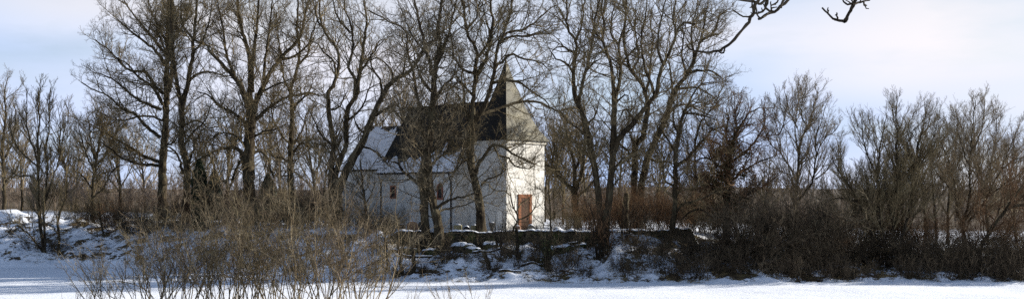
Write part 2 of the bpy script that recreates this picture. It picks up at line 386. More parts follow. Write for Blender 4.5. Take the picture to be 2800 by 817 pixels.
# ================================================================== CHURCH
AX = R(44.0); A = np.array([-math.cos(AX), math.sin(AX)]); B = np.array([math.sin(AX), math.cos(AX)]); C0 = np.array([-15/F*88, 88.0])
def church():
    G = 2.6; z0 = 3.0
    root = empty('village_chapel', (C0[0], C0[1], 0), 'small whitewashed stone chapel with steep dark slate roofs and pointed tower spire', 'chapel', None, math.atan2(-A[1], -A[0]))
    # local: x = -s (s runs east along the nave), y = b
    g = Geo().box(-4.7, 0, 0, 4.7, G, 10.72); tower = g.build('tower_wall', PLASTER, root)
    # nave body with west and east gables
    g = Geo(); x0, x1, y0, y1, ze, zr = -14.88, -4.702, -1.44, 6.14, 8.35, 14.05; ym = (y0+y1)/2
    V = [(x, y, z) for x in (x0, x1) for (y, z) in ((y0, G), (y1, G), (y1, ze), (ym, zr), (y0, ze))]
    g.add(V, [(0, 5, 9, 4), (1, 2, 7, 6), (0, 1, 6, 5), (4, 9, 8, 3), (3, 8, 7, 2)], [(0, 4, 2), (0, 2, 1), (4, 3, 2), (5, 6, 7), (5, 7, 9), (9, 7, 8)])
    nave = g.build('nave_wall', PLASTER, root)
    # nave roof: two slabs
    def slab(g, p, q, r, s, th):
        p, q, r, s = map(np.array, (p, q, r, s)); n = unit(np.cross(q-p, s-p)); n = n if n[2] > 0 else -n
        V = np.array([p, q, r, s, p+n*th, q+n*th, r+n*th, s+n*th]); g.add(V, [(0, 3, 2, 1), (4, 5, 6, 7), (0, 1, 5, 4), (1, 2, 6, 5), (2, 3, 7, 6), (3, 0, 4, 7)]); return n
    sl = (zr-ze)/(ym-y0); ov = .24; g = Geo(); xa, xb = x0-.15, x1+.13
    n1 = slab(g, (xa, y0-ov, ze-sl*ov+.02), (xb, y0-ov, ze-sl*ov+.02), (xb, ym, zr+.02), (xa, ym, zr+.02), .16)
    slab(g, (xa, y1+ov, ze-sl*ov+.02), (xb, y1+ov, ze-sl*ov+.02), (xb, ym+.004, zr+.02), (xa, ym+.004, zr+.02), .16)
    g.box(xa+.01, xb-.01, ym-.14, ym+.14, zr+.08, zr+.30)
    roof = g.build('nave_roof', SLATE, root)
    # snow left on the lower part of the nave roof
    def snow_sheet(name, p, q, up, n, tops, th, par, seed, nx=90, ny=10, low=0.0):
        p, q, up, n = map(np.array, (p, q, up, n)); V = []
        for i in range(nx+1):
            f = i/nx; t = tops(f)
            for j in range(ny+1):
                k = j/ny; e = min(1, 6*k, 7*(1-k), 14*f+.15, 14*(1-f)+.15)
                V.append(p+(q-p)*f+up*(low+t*k)+n*(.165+th*max(e, .02)*(1+.5*float(vnoise(f*40, k*8, seed)))))
        I = [(i*(ny+1)+j, (i+1)*(ny+1)+j, (i+1)*(ny+1)+j+1, i*(ny+1)+j+1) for i in range(nx) for j in range(ny)]
        Geo().add(V, I).build(name, SNOW, par, True)
    up = np.array([0, ym-y0+ov, zr-ze+sl*ov]); 
    def tops(f): return float(np.clip(.17+.20*fbm(f*7, 1, 3)+.07*fbm(f*31, 2, 8)+.16*(f > .74)*(f < .97), .07, .5))
    snow_sheet('roof_snow', (xa, y0-ov, ze-sl*ov+.02), (xb, y0-ov, ze-sl*ov+.02), up, n1, tops, .06, roof, 4)
    # gutter, downpipes
    g = Geo(); th = np.linspace(math.pi, 2*math.pi, 9)
    pr = [(y0-ov-.08+.08*math.cos(a), ze-sl*ov+.03+.08*math.sin(a)) for a in th]
    V = [(x, y, z) for x in (x0-.1, x1+.05) for y, z in pr]; m = len(pr)
    g.add(V, [(i, i+1, m+i+1, m+i) for i in range(m-1)]); g.build('gutter', METAL, root)
    for xx in (-5.2, -14.7):
        g = Geo(); pts = np.array([[xx, y0-ov-.08, ze-sl*ov], [xx, y0-ov-.08, ze-sl*ov-.25], [xx, y0-.09, ze-sl*ov-.75], [xx, y0-.09, 5.5], [xx, y0-.09, G+.3]])
        tubes(g, pts[None], np.full((1, 5), .065), 8); g.build('downpipe', METAL, root, True)
    # chancel with polygonal end
    ya, yb = -.40, 5.10; ring = [(-14.882, yb), (-22.0, yb), (-24.0, 3.5), (-24.0, 1.2), (-22.0, ya), (-14.882, ya)][::-1]
    zc = 8.45; g = Geo().prism(ring, G, zc); ch = g.build('chancel_wall', PLASTER, root)
    zk = 12.7; o = .3; R1 = [(-14.8, ya-o), (-22.1, ya-o), (-24.32, 1.1), (-24.32, 3.6), (-22.1, yb+o), (-14.8, yb+o)]
    ym2 = (ya+yb)/2; top = [(-14.8, ym2), (-20.9, ym2)]
    zb = zc-.12; g = Geo(); V = [(x, y, zb) for x, y in R1]+[(x, y, zb+.13) for x, y in R1]+[(x, y, zk) for x, y in top]
    g.add(V, [(i, i+1, 7+i, 6+i) for i in range(5)]+[(6, 7, 13, 12), (10, 11, 12, 13)], [(7, 8, 13), (8, 9, 13), (9, 10, 13), (0, 2, 1), (0, 3, 2), (0, 4, 3), (0, 5, 4)])
    cr = g.build('chancel_roof', SLATE, root)
    # thick snow on the chancel's south slope and apse facets
    def face_snow(a, b, c, d, seed, hole):
        a, b, c, d = map(np.array, (a, b, c, d)); n = unit(np.cross(b-a, d-a)); n = n if n[2] > 0 else -n; nx, ny = 44, 30; V = []; ok = []
        for i in range(nx+1):
            for j in range(ny+1):
                f, k = i/nx, j/ny; q = (a*(1-f)+b*f)*(1-k)+(d*(1-f)+c*f)*k
                h = .035+.05*min(1, 8*k, 8*(1-k), 8*f+.3, 8*(1-f)+.3)+.03*float(fbm(f*6, k*6, seed)); V.append(q+n*h); ok.append(hole(f, k))
        I = [(i*(ny+1)+j, (i+1)*(ny+1)+j, (i+1)*(ny+1)+j+1, i*(ny+1)+j+1) for i in range(nx) for j in range(ny) if ok[i*(ny+1)+j]]
        Geo().add(V, I).build('roof_snow', SNOW, cr, True)
    z1 = zb+.13
    face_snow((-14.8, ya-o, z1), (-22.1, ya-o, z1), (-20.9, ym2, zk), (-14.8, ym2, zk), 2, lambda f, k: k < .9+.2*float(fbm(f*8, 1, 5)))
    face_snow((-22.1, ya-o, z1), (-24.32, 1.1, z1), (-20.9, ym2-.01, zk), (-20.9, ym2, zk), 3, lambda f, k: k < .93)
    face_snow((-24.32, 1.1, z1), (-24.32, 3.6, z1), (-20.9, ym2+.01, zk), (-20.9, ym2, zk), 4, lambda f, k: k < .93)
    g = Geo().prism([(x*1.0 if x > -16 else x-.02, y+(-.07 if y < 2 else .07)) for x, y in ring], zc-.26, zc-.13); g.build('cornice', CORN, ch)
    # spire: flared square pyramid
    g = Geo(); prof = [(0, 2.66), (.06, 2.38), (.14, 2.0), (.24, 1.68), (.36, 1.33), (.52, .93), (.68, .60), (.84, .29), (.95, .10), (1, .03)]
    zb, za = 10.78, 17.85; V = []; cx, cy = -2.35, 2.35
    V += [(cx+a*2.66, cy+b*2.66, zb-.06) for a, b in ((1, -1), (1, 1), (-1, 1), (-1, -1))]
    for t, r in prof: V += [(cx+a*r, cy+b*r, zb+(za-zb)*t) for a, b in ((1, -1), (1, 1), (-1, 1), (-1, -1))]
    Q = [(4*k+i, 4*k+(i+1) % 4, 4*k+4+(i+1) % 4, 4*k+4+i) for k in range(len(prof)) for i in range(4)]+[(0, 3, 2, 1)]
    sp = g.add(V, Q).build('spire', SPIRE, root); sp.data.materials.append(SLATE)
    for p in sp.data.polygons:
        if p.normal.x < .2: p.material_index = 1      # pale lichen slate on the sunlit side; shade of the others put into dark slate
    g = Geo(); pts = np.array([[cx, cy, za-.1], [cx, cy, za+.5], [cx, cy, za+1.25]]); tubes(g, pts[None], np.array([[.05, .04, .025]]), 6)
    th = np.linspace(0, math.pi, 7); ball = np.array([[cx, cy, za+.25-.13*math.cos(a)] for a in th]); tubes(g, ball[None], (.13*np.sin(th)+.002)[None], 8)
    g.box(cx-.02, cx+.02, cy-.3, cy+.3, za+.85, za+.91); g.build('finial', METAL, sp)
    g = Geo().box(-4.82, .12, -.12, 4.82, 10.45, 10.715); g.V[-1] = g.V[-1]; g.build('cornice', CORN, tower)
    # small blocked louvre beside the nave roof (pale patch by the tower) left out of the walls: a chimney-like dormer
    g = Geo().box(-4.62, -4.2, -.30, -.004, 9.3, 10.2); g.build('chimney', PLASTER, root)
    # door in the west face of the tower (x = 0 plane)
    yc = 2.2; w, fw = .52, .30; top = z0+2.85
    g = Geo(); g.box(.004, .10, yc-w-fw, yc-w, z0-.2, top); g.box(.004, .10, yc+w, yc+w+fw, z0-.2, top); g.box(.004, .11, yc-w-fw, yc+w+fw, top+.002, top+.32)
    dr = g.build('door_frame', SAND, root)
    g = Geo()
    for k in range(6): g.box(.004, .05+.008*(k % 2), yc-w+k*w/3+.004, yc-w+(k+1)*w/3-.006, z0-.2, top-.004)
    door = g.build('door', WOODD, root)
    g = Geo().box(.06, .10, yc+.3, yc+.34, z0+1.0, z0+1.18); g.build('handle', METAL, door)
    g = Geo().box(.0, 1.0, yc-1.1, yc+1.1, G, z0+.14); g.build('step', GRAVE[2], root)
    # windows in the south wall of the nave (y = y0 plane); s positions from the photo
    def rectwin(xc, zc_, ww, hh, arch):
        y = y0; out = []; inn = []; f = .14
        def ringpts(w_, h_):
            if not arch: return [(-w_, -h_), (w_, -h_), (w_, h_), (-w_, h_)]
            return [(-w_, -h_), (w_, -h_)]+[(w_*math.cos(a), h_-w_+w_*math.sin(a)) for a in np.linspace(0, math.pi, 9)]
        o_, i_ = ringpts(ww, hh), ringpts(ww-f, hh-f); n = len(o_); g = Geo()
        V = [(xc+a, y-.07, zc_+b) for a, b in o_]+[(xc+a, y-.07, zc_+b) for a, b in i_]+[(xc+a, y-.003, zc_+b) for a, b in o_]+[(xc+a, y-.012, zc_+b) for a, b in i_]
        Q = [(i, (i+1) % n, n+(i+1) % n, n+i) for i in range(n)]+[(i, 2*n+i, 2*n+(i+1) % n, (i+1) % n) for i in range(n)]+[(n+i, n+(i+1) % n, 3*n+(i+1) % n, 3*n+i) for i in range(n)]
        fr = g.add(V, Q).build('window', SAND2, root)
        g = Geo().add([(xc+a, y-.012, zc_+b) for a, b in i_], None, [(0, i, i+1) for i in range(1, n-1)]); g.build('pane', GLASS, fr)
        g = Geo().box(xc-.02, xc+.02, y-.04, y-.014, zc_-hh+f, zc_+hh-f)
        for q in (-.5, 0, .5): g.box(xc-ww+f, xc+ww-f, y-.036, y-.016, zc_+q*hh-.015, zc_+q*hh+.015)
        g.build('glazing_bar', METAL, fr)
    rectwin(-13.0, 6.35, .42, .60, False); rectwin(-6.65, 6.40, .38, .72, True)
SAND2 = plain('window_sandstone', (.22, .085, .055), (.36, .15, .10))  # paler sandstone tone for the window frames
church()

# ================================================================== STONE WALL AND GRAVES
def yardwall():
    rng = np.random.default_rng(5); us = np.arange(1010, 1915, 3.0); n = len(us)
    Y = 84.55; X = (us-1400)/F*Y
    top = 3.24+.20*fbm(X*.3, 0*X, 31)+.12*fbm(X*1.9, 0*X+2, 33)+.1*(us > 1840)
    top = top-1.2*(1-sstep(1010, 1100, us))-1.2*sstep(1885, 1912, us)
    g = Geo(); V = []
    prof = [(-.42, 'b'), (-.40, .2), (-.36, .4), (-.33, .6), (-.30, .8), (-.27, .96), (-.1, 1.0), (.2, 1.0), (.3, .9), (.3, 'b')]
    for i in range(n):
        zb = 1.2
        for j, (dy, f) in enumerate(prof):
            z = zb if f == 'b' else zb+(top[i]-zb)*f
            j1 = .22*float(vnoise(X[i]*2.1+j*5, z*2.6, 7)) if j < 7 else 0
            V.append((X[i], Y+dy+j1*1.4, z+(.03*float(rng.normal()) if j in (5, 6, 7) else 0)))
    m = len(prof); Q = [(i*m+j, (i+1)*m+j, (i+1)*m+j+1, i*m+j+1) for i in range(n-1) for j in range(m-1)]
    g.add(V, Q); w = g.build('churchyard_wall', RUBBLE)
    tag(w, 'low mossy rubble wall with snow on top along the churchyard edge', 'stone wall')
    g = Geo(); V = []
    for i in range(n):
        h = np.clip(.09+.16*float(fbm(X[i]*.9, 5, 41)), -.03, .3); d = .12*float(vnoise(X[i]*1.4, 3, 44))
        for dy, f in ((-.31+d, -.10), (-.30+d, .4), (-.16, .9), (.05, 1), (.22, .7), (.31, -.05)): V.append((X[i], Y+dy, top[i]+h*f+.01))
    Q = [(i*6+j, (i+1)*6+j, (i+1)*6+j+1, i*6+j+1) for i in range(n-1) for j in range(5)]
    g.add(V, Q).build('snow_cap', SNOW, w, True)
yardwall()
def graves():
    G = 'gravestones behind the churchyard wall'
    spec = [ # u, v_top, half width px, kind, mat, Y, label
        (1042, 610, 9, 'cut', 1, 88.2, 'small reddish pointed gravestone left of the arched one, below the chapel window'),
        (1128, 604, 15, 'arch', 1, 86.6, 'wide round-topped reddish gravestone by the foot of the central tree'),
        (1097, 613, 9, 'flat', 3, 86.4, 'low dark flat gravestone just left of the wide reddish arched stone'),
        (1153, 604, 9, 'arch', 3, 86.2, 'dark arched gravestone touching the central tree trunk'),
        (1252, 614, 11, 'flat', 2, 86.6, 'pale mossy low gravestone right of the chapel downpipe'),
        (1276, 618, 9, 'arch', 3, 86.0, 'dark low gravestone just left of the single trunk'),
        (1296, 615, 8, 'flat', 2, 85.7, 'pale square gravestone against the single trunk'),
        (1345, 608, 9, 'urn', 0, 86.4, 'dark urn-shaped grave marker right of the single trunk'),
        (1413, 617, 10, 'flat', 1, 86.0, 'brownish low gravestone left of the chapel door'),
        (1452, 614, 10, 'arch', 0, 85.9, 'grey rounded gravestone in front of the chapel door'),
        (1468, 617, 9, 'cross', 3, 85.8, 'small black grave cross right of the chapel door'),
        (1524, 622, 17, 'arch', 3, 86.5, 'broad black gravestone standing apart right of the tower')]
    for u, vt, hw, kind, mi, Y, lab in spec:
        X = (u-1400)/F*Y; z = hz(X, Y); H = CH-(vt-HV)/F*Y-z; w = hw/F*Y; t = .10
        root = empty('gravestone', (X, Y, z), lab, 'gravestone', G, R(-12+(u*7 % 24)))
        if kind == 'arch': pr = [(-w, -.1), (w, -.1)]+[(w*math.cos(a), H-w*.8+w*.8*math.sin(a)) for a in np.linspace(0, math.pi, 11)]
        elif kind == 'cut': pr = [(-w, -.1), (w, -.1), (w, H*.55), (0, H), (-w, H*.65)]
        elif kind == 'urn': pr = [(-w*.4, -.1), (w*.4, -.1), (w*.35, H*.3), (w, H*.85), (w*.9, H), (-w*.9, H), (-w, H*.85), (-w*.35, H*.3)]
        elif kind == 'cross': pr = [(-w*.2, -.1), (w*.2, -.1), (w*.2, H*.55), (w*.9, H*.55), (w*.9, H*.75), (w*.2, H*.75), (w*.2, H), (-w*.2, H), (-w*.2, H*.75), (-w*.9, H*.75), (-w*.9, H*.55), (-w*.2, H*.55)]
        else: pr = [(-w, -.1), (w, -.1), (w*.98, H*.93), (w*.8, H), (-w*.8, H), (-w*.98, H*.93)]
        import bmesh
        bm = bmesh.new(); a = bm.faces.new([bm.verts.new((x, -t, zz)) for x, zz in pr]); r = bmesh.ops.extrude_face_region(bm, geom=[a])
        bmesh.ops.translate(bm, vec=(0, 2*t, 0), verts=[q for q in r['geom'] if isinstance(q, bmesh.types.BMVert)])
        bmesh.ops.recalc_face_normals(bm, faces=bm.faces)
        me = bpy.data.meshes.new('headstone'); bm.to_mesh(me); bm.free(); me.materials.append(GRAVE[mi]); o = bpy.data.objects.new('headstone', me); COL.objects.link(o); o.parent = root
        g = Geo().box(-w*1.15, w*1.15, -t*1.7, t*1.7, -.12, .10); g.build('plinth', GRAVE[mi], root)
        if kind != 'cross':
            g = Geo(); q = 12; V = []
            for i in range(q+1):
                x = -w*.75+1.5*w*i/q; zt = H if kind in ('flat', 'urn') else (H-w*.8+w*.8*math.sqrt(max(0, 1-(x/w)**2)) if kind == 'arch' else H-abs(x)/w*H*.4)
                e = math.sin(math.pi*i/q)**.5
                V += [(x, -t*1.02, zt-.01), (x, -t*.5, zt+.07*e), (x, t*.5, zt+.07*e), (x, t*1.02, zt-.01)]
            g.add(V, [(i*4+j, i*4+4+j, i*4+5+j, i*4+1+j) for i in range(q) for j in range(3)]); g.build('snow_cap', SNOW, root, True)
graves()
# BEGIN_TREES
# ================================================================== TREES WHOSE LIMBS CAN BE TOLD APART
def trees():
    T, L = 't', 'l'
    big = 'tall bare trees standing around the chapel'
    drawn_tree('bare_tree', 'tall straight trunked bare tree, leftmost of the big trees, long boughs sweeping left', 'tree', 103, [
        (T, 14, 3.5, [(446, 598), (444, 500), (446, 430), (452, 350), (455, 266), (456, 200), (458, 120), (460, 40), (462, -40)]),
        (L, 6.5, 3, [(461, 250), (470, 190), (468, 110), (474, 43), (470, -30)]),
        (L, 5, 1.6, [(445, 285), (415, 235), (379, 211), (348, 175), (312, 155)]),
        (L, 5, 1.6, [(445, 255), (423, 235), (399, 199), (352, 190), (300, 140), (262, 110)]),
        (L, 5, 1.6, [(449, 180), (439, 155), (407, 124), (360, 88), (320, 52)]),
        (L, 4.5, 1.4, [(455, 155), (423, 112), (391, 72), (352, 24), (330, -20)]),
        (L, 5, 1.4, [(441, 300), (405, 285), (375, 271), (332, 235), (296, 211), (262, 200)]),
        (L, 5, 1.4, [(438, 375), (403, 348), (372, 316), (336, 298), (295, 262), (250, 243), (222, 225)]),
        (L, 5.5, 1.4, [(436, 442), (390, 425), (349, 398), (308, 375), (268, 352), (232, 330)]),
        (L, 5, 1.4, [(434, 452), (381, 447), (336, 434), (300, 405), (270, 385)]),
        (L, 3.4, 1.4, [(447, 330), (420, 320), (380, 318), (340, 330), (300, 322), (262, 300)]),
        (L, 4, 1.4, [(458, 120), (430, 70), (410, 20), (400, -30)]),
        (L, 4, 1.4, [(470, 120), (500, 70), (520, 20), (530, -20)]),
        (L, 3.5, 1.3, [(452, 400), (478, 385), (490, 350)]),
    ], 11, big, n=(9, 6, 4), dens=2.6, lenk=.9, bare=470)
    drawn_tree('bare_tree', 'big bare tree with forked stem, second from left, close beside the dark cypress', 'tree', 101, [
        (T, 12, 7, [(507, 600), (510, 520), (512, 461), (503, 420), (494, 388), (498, 334), (494, 280)]),
        (L, 6.5, 2.5, [(495, 282), (485, 234), (474, 160), (472, 106), (466, 40), (470, -20)]),
        (L, 8, 2.5, [(497, 300), (505, 262), (514, 229), (525, 160), (530, 96), (536, 40), (545, -30)]),
        (L, 4.5, 2, [(498, 474), (489, 429), (471, 407), (453, 402)]),
        (L, 4, 1.3, [(515, 452), (530, 402), (534, 380), (560, 350)]),
        (L, 4, 1.2, [(518, 220), (545, 200), (575, 196), (602, 205), (640, 210)]),
        (L, 4, 1.2, [(526, 150), (555, 110), (572, 60), (580, 10)]),
        (L, 4, 1.2, [(478, 180), (450, 130), (430, 80), (425, 20)]),
        (L, 3.6, 1.2, [(500, 340), (540, 330), (570, 350), (600, 345)]),
        (L, 3.6, 1.2, [(500, 400), (530, 360), (560, 330), (575, 290)]),
        (L, 3.6, 1.2, [(530, 110), (500, 70), (495, 20), (500, -20)]),
    ], 12, big, n=(8, 6, 4), dens=2.3, bare=480)
    drawn_tree('bare_tree', 'massive bare tree, thick trunk fanning into many limbs, one low elbowed bough', 'tree', 99, [
        (T, 18, 13, [(681, 610), (680, 520), (680, 440), (682, 380), (687, 310), (690, 285)]),
        (L, 9.5, 2.6, [(684, 300), (671, 271), (650, 223), (607, 175), (580, 149), (560, 120), (530, 110)]),
        (L, 9.5, 3, [(688, 300), (684, 255), (684, 175), (674, 122), (660, 74), (652, 20), (650, -30)]),
        (L, 7, 2.5, [(690, 250), (690, 190), (695, 133), (703, 69), (706, 16), (712, -30)]),
        (L, 9, 2.5, [(692, 310), (706, 262), (714, 250), (740, 197), (772, 154), (809, 117), (825, 90), (836, 32), (850, -20)]),
        (L, 6, 1.6, [(696, 330), (719, 308), (762, 276), (800, 262), (847, 255), (880, 262)]),
        (L, 6, 1.6, [(676, 350), (666, 330), (629, 303), (597, 287), (570, 260), (540, 250)]),
        (L, 8, 2.2, [(674, 470), (666, 444), (655, 411), (633, 403), (594, 411), (565, 424), (535, 440)]),
        (L, 5, 1.6, [(688, 425), (710, 411), (733, 433), (740, 466), (750, 490)]),
        (L, 5, 1.4, [(722, 220), (725, 160), (735, 100), (740, 40), (745, -20)]),
        (L, 5, 1.4, [(640, 205), (620, 150), (612, 90), (600, 30), (590, -20)]),
        (L, 4.5, 1.4, [(765, 160), (790, 160), (825, 140), (860, 100)]),
        (L, 4, 1.4, [(700, 260), (735, 240), (770, 225), (800, 215)]),
        (L, 4, 1.4, [(655, 440), (640, 480), (625, 520), (600, 545)]),
        (L, 4, 1.2, [(672, 400), (640, 370), (600, 365), (570, 385)]),
        (L, 4, 1.2, [(690, 380), (720, 360), (750, 355), (780, 340)]),
    ], 13, big, n=(8, 6, 4), dens=2.4, bare=500)
    drawn_tree('bare_tree', 'slender straight bare tree just right of the massive fanning tree', 'tree', 104, [
        (T, 11, 5, [(799, 600), (796, 520), (793, 440), (796, 394), (799, 298), (794, 250), (802, 220)]),
        (L, 5, 2, [(800, 225), (810, 197), (820, 138), (812, 80), (815, 20), (810, -20)]),
        (L, 4, 1.4, [(802, 300), (815, 282), (847, 255), (870, 262)]),
        (L, 3.6, 1.3, [(796, 260), (775, 210), (768, 150), (760, 90), (755, 30)]),
        (L, 3.6, 1.3, [(797, 400), (770, 370), (750, 330), (740, 290)]),
        (L, 3.6, 1.3, [(797, 400), (825, 360), (840, 310), (860, 290)]),
        (L, 3.6, 1.3, [(812, 180), (840, 150), (850, 100), (870, 50)]),
        (L, 3.4, 1.3, [(797, 430), (815, 400), (830, 390), (850, 410)]),
        (L, 3.2, 1.2, [(793, 450), (770, 430), (750, 430), (735, 410)]),
    ], 14, big, n=(7, 6, 4), bare=490)
    drawn_tree('bare_tree', 'crooked bare tree with two snaking stems left of the chapel apse', 'tree', 95, [
        (T, 10, 6, [(915, 600), (908, 540), (905, 480), (912, 400), (901, 319), (898, 275)]),
        (L, 6, 2.2, [(899, 280), (898, 255), (922, 207), (925, 144), (901, 106), (880, 69), (874, 27), (878, -20)]),
        (L, 4, 1.3, [(918, 212), (914, 170), (885, 144), (868, 120), (850, 112)]),
        (L, 3.4, 1.2, [(890, 80), (870, 60), (860, 20), (850, -20)]),
        (T, 9, 6, [(925, 600), (918, 500), (924, 452), (946, 394), (949, 309), (976, 255)]),
        (L, 7, 2, [(975, 258), (981, 213), (991, 149), (999, 90), (1002, 53), (995, 10), (1000, -20)]),
        (L, 5, 1.8, [(970, 268), (970, 218), (954, 186), (965, 133), (960, 69), (945, 30), (940, -20)]),
        (L, 4, 1.3, [(982, 200), (1010, 160), (1030, 130), (1050, 110)]),
        (L, 3.5, 1.2, [(949, 330), (985, 300), (1010, 240), (1020, 200)]),
        (L, 3.5, 1.2, [(910, 400), (880, 370), (860, 330), (845, 300)]),
        (L, 3.4, 1.2, [(958, 90), (930, 60), (915, 20), (910, -20)]),
        (L, 3.4, 1.2, [(905, 300), (930, 290), (950, 250)]),
    ], 15, big, n=(7, 5, 4), bare=500)
    drawn_tree('leaning_tree', 'thick bare tree leaning far to the right across the snowy chancel roof', 'tree', 92.5, [
        (T, 14, 7, [(912, 606), (925, 530), (944, 472), (976, 416), (996, 380), (1013, 330), (1039, 277), (1061, 234)]),
        (L, 6.5, 2.5, [(1060, 236), (1087, 213), (1130, 186), (1162, 128), (1190, 110), (1215, 80)]),
        (L, 3.6, 1.3, [(1072, 224), (1074, 205), (1060, 180), (1030, 160), (1010, 165)]),
        (L, 4, 1.3, [(1045, 265), (1040, 220), (1020, 190), (1015, 150), (1040, 110)]),
        (L, 4, 1.3, [(1020, 320), (1055, 300), (1080, 290), (1110, 300)]),
        (L, 3.4, 1.2, [(1100, 207), (1110, 150), (1090, 120)]),
        (L, 3.6, 1.2, [(985, 400), (1020, 410), (1050, 432), (1070, 425)]),
        (L, 3.2, 1.2, [(1000, 370), (975, 340), (965, 300)]),
    ], 16, big, n=(7, 5, 4), bare=310)
    drawn_tree('bare_tree', 'twin trunked bare tree in front of the chapel nave with spreading upper limbs', 'tree', 83.6, [
        (T, 12, 10, [(1163, 668), (1163, 619), (1159, 540), (1157, 508), (1157, 470), (1167, 420), (1178, 360), (1183, 298)]),
        (T, 16, 9, [(1200, 672), (1199, 627), (1189, 575), (1178, 530), (1173, 490), (1172, 450), (1170, 420)]),
        (L, 9.5, 3, [(1183, 300), (1186, 250), (1186, 213), (1200, 140), (1199, 69), (1210, 0), (1214, -40)]),
        (L, 6, 2.2, [(1182, 205), (1178, 191), (1162, 122), (1150, 80), (1140, 30), (1130, -20)]),
        (L, 5, 2, [(1180, 330), (1146, 277), (1130, 202), (1114, 138), (1111, 90), (1093, 74), (1061, 59), (1034, 43), (1010, 30)]),
        (L, 5, 1.8, [(1190, 190), (1215, 130), (1226, 96), (1240, 40), (1250, -20)]),
        (L, 6.5, 2.6, [(1157, 504), (1127, 488), (1103, 468), (1087, 448), (1072, 442)]),
        (L, 5, 1.6, [(1192, 572), (1207, 559), (1231, 547), (1251, 540), (1279, 536), (1310, 520)]),
        (L, 3.6, 1.2, [(1185, 585), (1215, 572), (1250, 565), (1296, 551)]),
        (L, 5, 1.5, [(1186, 280), (1210, 240), (1235, 215), (1250, 170)]),
        (L, 4.5, 1.4, [(1180, 250), (1160, 230), (1140, 180), (1120, 160)]),
        (L, 4.5, 1.4, [(1175, 420), (1200, 380), (1225, 350), (1240, 300)]),
        (L, 4.5, 1.4, [(1168, 425), (1135, 390), (1110, 350), (1095, 320), (1075, 300)]),
        (L, 4, 1.3, [(1172, 390), (1150, 350), (1140, 310)]),
        (L, 4, 1.3, [(1180, 360), (1205, 330), (1215, 280), (1225, 250)]),
                (L, 4, 1.3, [(1173, 450), (1205, 430), (1230, 400), (1255, 380)]),
        (L, 3.4, 1.2, [(1197, 150), (1220, 110), (1240, 90), (1270, 70)]),
        (L, 3.4, 1.2, [(1170, 150), (1130, 100), (1110, 60), (1090, 10)]),
    ], 17, big, n=(8, 6, 4), dens=2.6, twigm=TWIGO, bare=560, ang=(30, 75))
    drawn_tree('bare_tree', 'single trunked bare tree before the tower with long boughs reaching right past the spire', 'tree', 85.4, [
        (T, 13, 9, [(1316, 645), (1314, 600), (1312, 560), (1300, 500), (1290, 460), (1286, 404), (1290, 370), (1292, 338)]),
        (L, 7, 3, [(1292, 342), (1296, 246), (1300, 220), (1297, 194), (1304, 163), (1301, 131), (1280, 100), (1273, 69), (1268, 30), (1262, -20)]),
        (L, 6.5, 2.4, [(1296, 240), (1307, 199), (1327, 169), (1336, 130), (1345, 90), (1349, 60), (1342, 20), (1345, -20)]),
        (L, 7, 2.4, [(1300, 330), (1325, 290), (1340, 240), (1350, 196), (1359, 138), (1366, 114), (1373, 104), (1387, 59), (1397, 28), (1400, -20)]),
        (L, 4, 1.4, [(1370, 108), (1387, 90), (1429, 83), (1456, 66), (1491, 35), (1520, 15)]),
        (L, 4, 1.4, [(1365, 116), (1400, 100), (1440, 100), (1480, 90), (1510, 70)]),
        (L, 5, 1.4, [(1291, 350), (1271, 284), (1270, 250), (1257, 226), (1235, 230), (1215, 245)]),
        (L, 4.5, 1.3, [(1352, 185), (1381, 161), (1404, 149), (1435, 163), (1473, 169), (1500, 190)]),
        (L, 4.5, 1.3, [(1345, 228), (1384, 221), (1419, 225), (1435, 236), (1458, 253), (1489, 273), (1505, 300)]),
        (L, 5.5, 1.8, [(1310, 315), (1340, 305), (1383, 290), (1419, 280), (1465, 278), (1500, 292), (1523, 304), (1560, 296), (1600, 300)]),
        (L, 6, 2, [(1301, 475), (1306, 455), (1320, 432), (1348, 396), (1379, 404), (1410, 425), (1440, 440), (1462, 450)]),
        (L, 3.6, 1.3, [(1350, 397), (1364, 424), (1391, 432), (1407, 452), (1447, 460), (1475, 440)]),
        (L, 3.4, 1.2, [(1316, 507), (1335, 488), (1365, 478), (1385, 462)]),
        (L, 3.6, 1.2, [(1288, 430), (1262, 445), (1245, 470)]),
        (L, 4.5, 1.3, [(1300, 165), (1321, 138), (1339, 100), (1330, 60), (1320, 10)]),
        (L, 4, 1.3, [(1295, 200), (1262, 190), (1240, 150), (1235, 100), (1225, 60)]),
        (L, 4, 1.3, [(1294, 262), (1275, 240), (1245, 200)]),
        (L, 3.4, 1.2, [(1275, 80), (1300, 50), (1310, 10), (1318, -20)]),
    ], 18, big, n=(8, 6, 4), dens=2.3, bare=520)
    # --- right of the tower
    drawn_tree('bare_tree', 'low forked bare tree just right of the tower, its stems spreading like a bowl', 'tree', 101, [
        (T, 11, 8, [(1583, 640), (1578, 600), (1572, 561), (1570, 510)]),
        (L, 7, 2.4, [(1570, 520), (1545, 500), (1518, 475), (1500, 455), (1480, 440), (1465, 420)]),
        (L, 6, 2.2, [(1571, 512), (1570, 450), (1560, 410), (1552, 380), (1545, 340), (1530, 310)]),
        (L, 6, 2, [(1574, 520), (1590, 470), (1596, 430), (1600, 380), (1592, 340), (1598, 290)]),
        (L, 4, 1.3, [(1545, 500), (1530, 470), (1510, 450), (1515, 400), (1500, 370)]),
        (L, 4, 1.3, [(1572, 470), (1585, 430), (1575, 380), (1580, 330)]),
        (L, 3.4, 1.2, [(1518, 478), (1525, 440), (1520, 400)]),
        (L, 4, 1.3, [(1576, 540), (1605, 515), (1625, 490), (1645, 480)]),
    ], 21, big, n=(7, 5, 4), twigm=TWIG, dens=2.0)
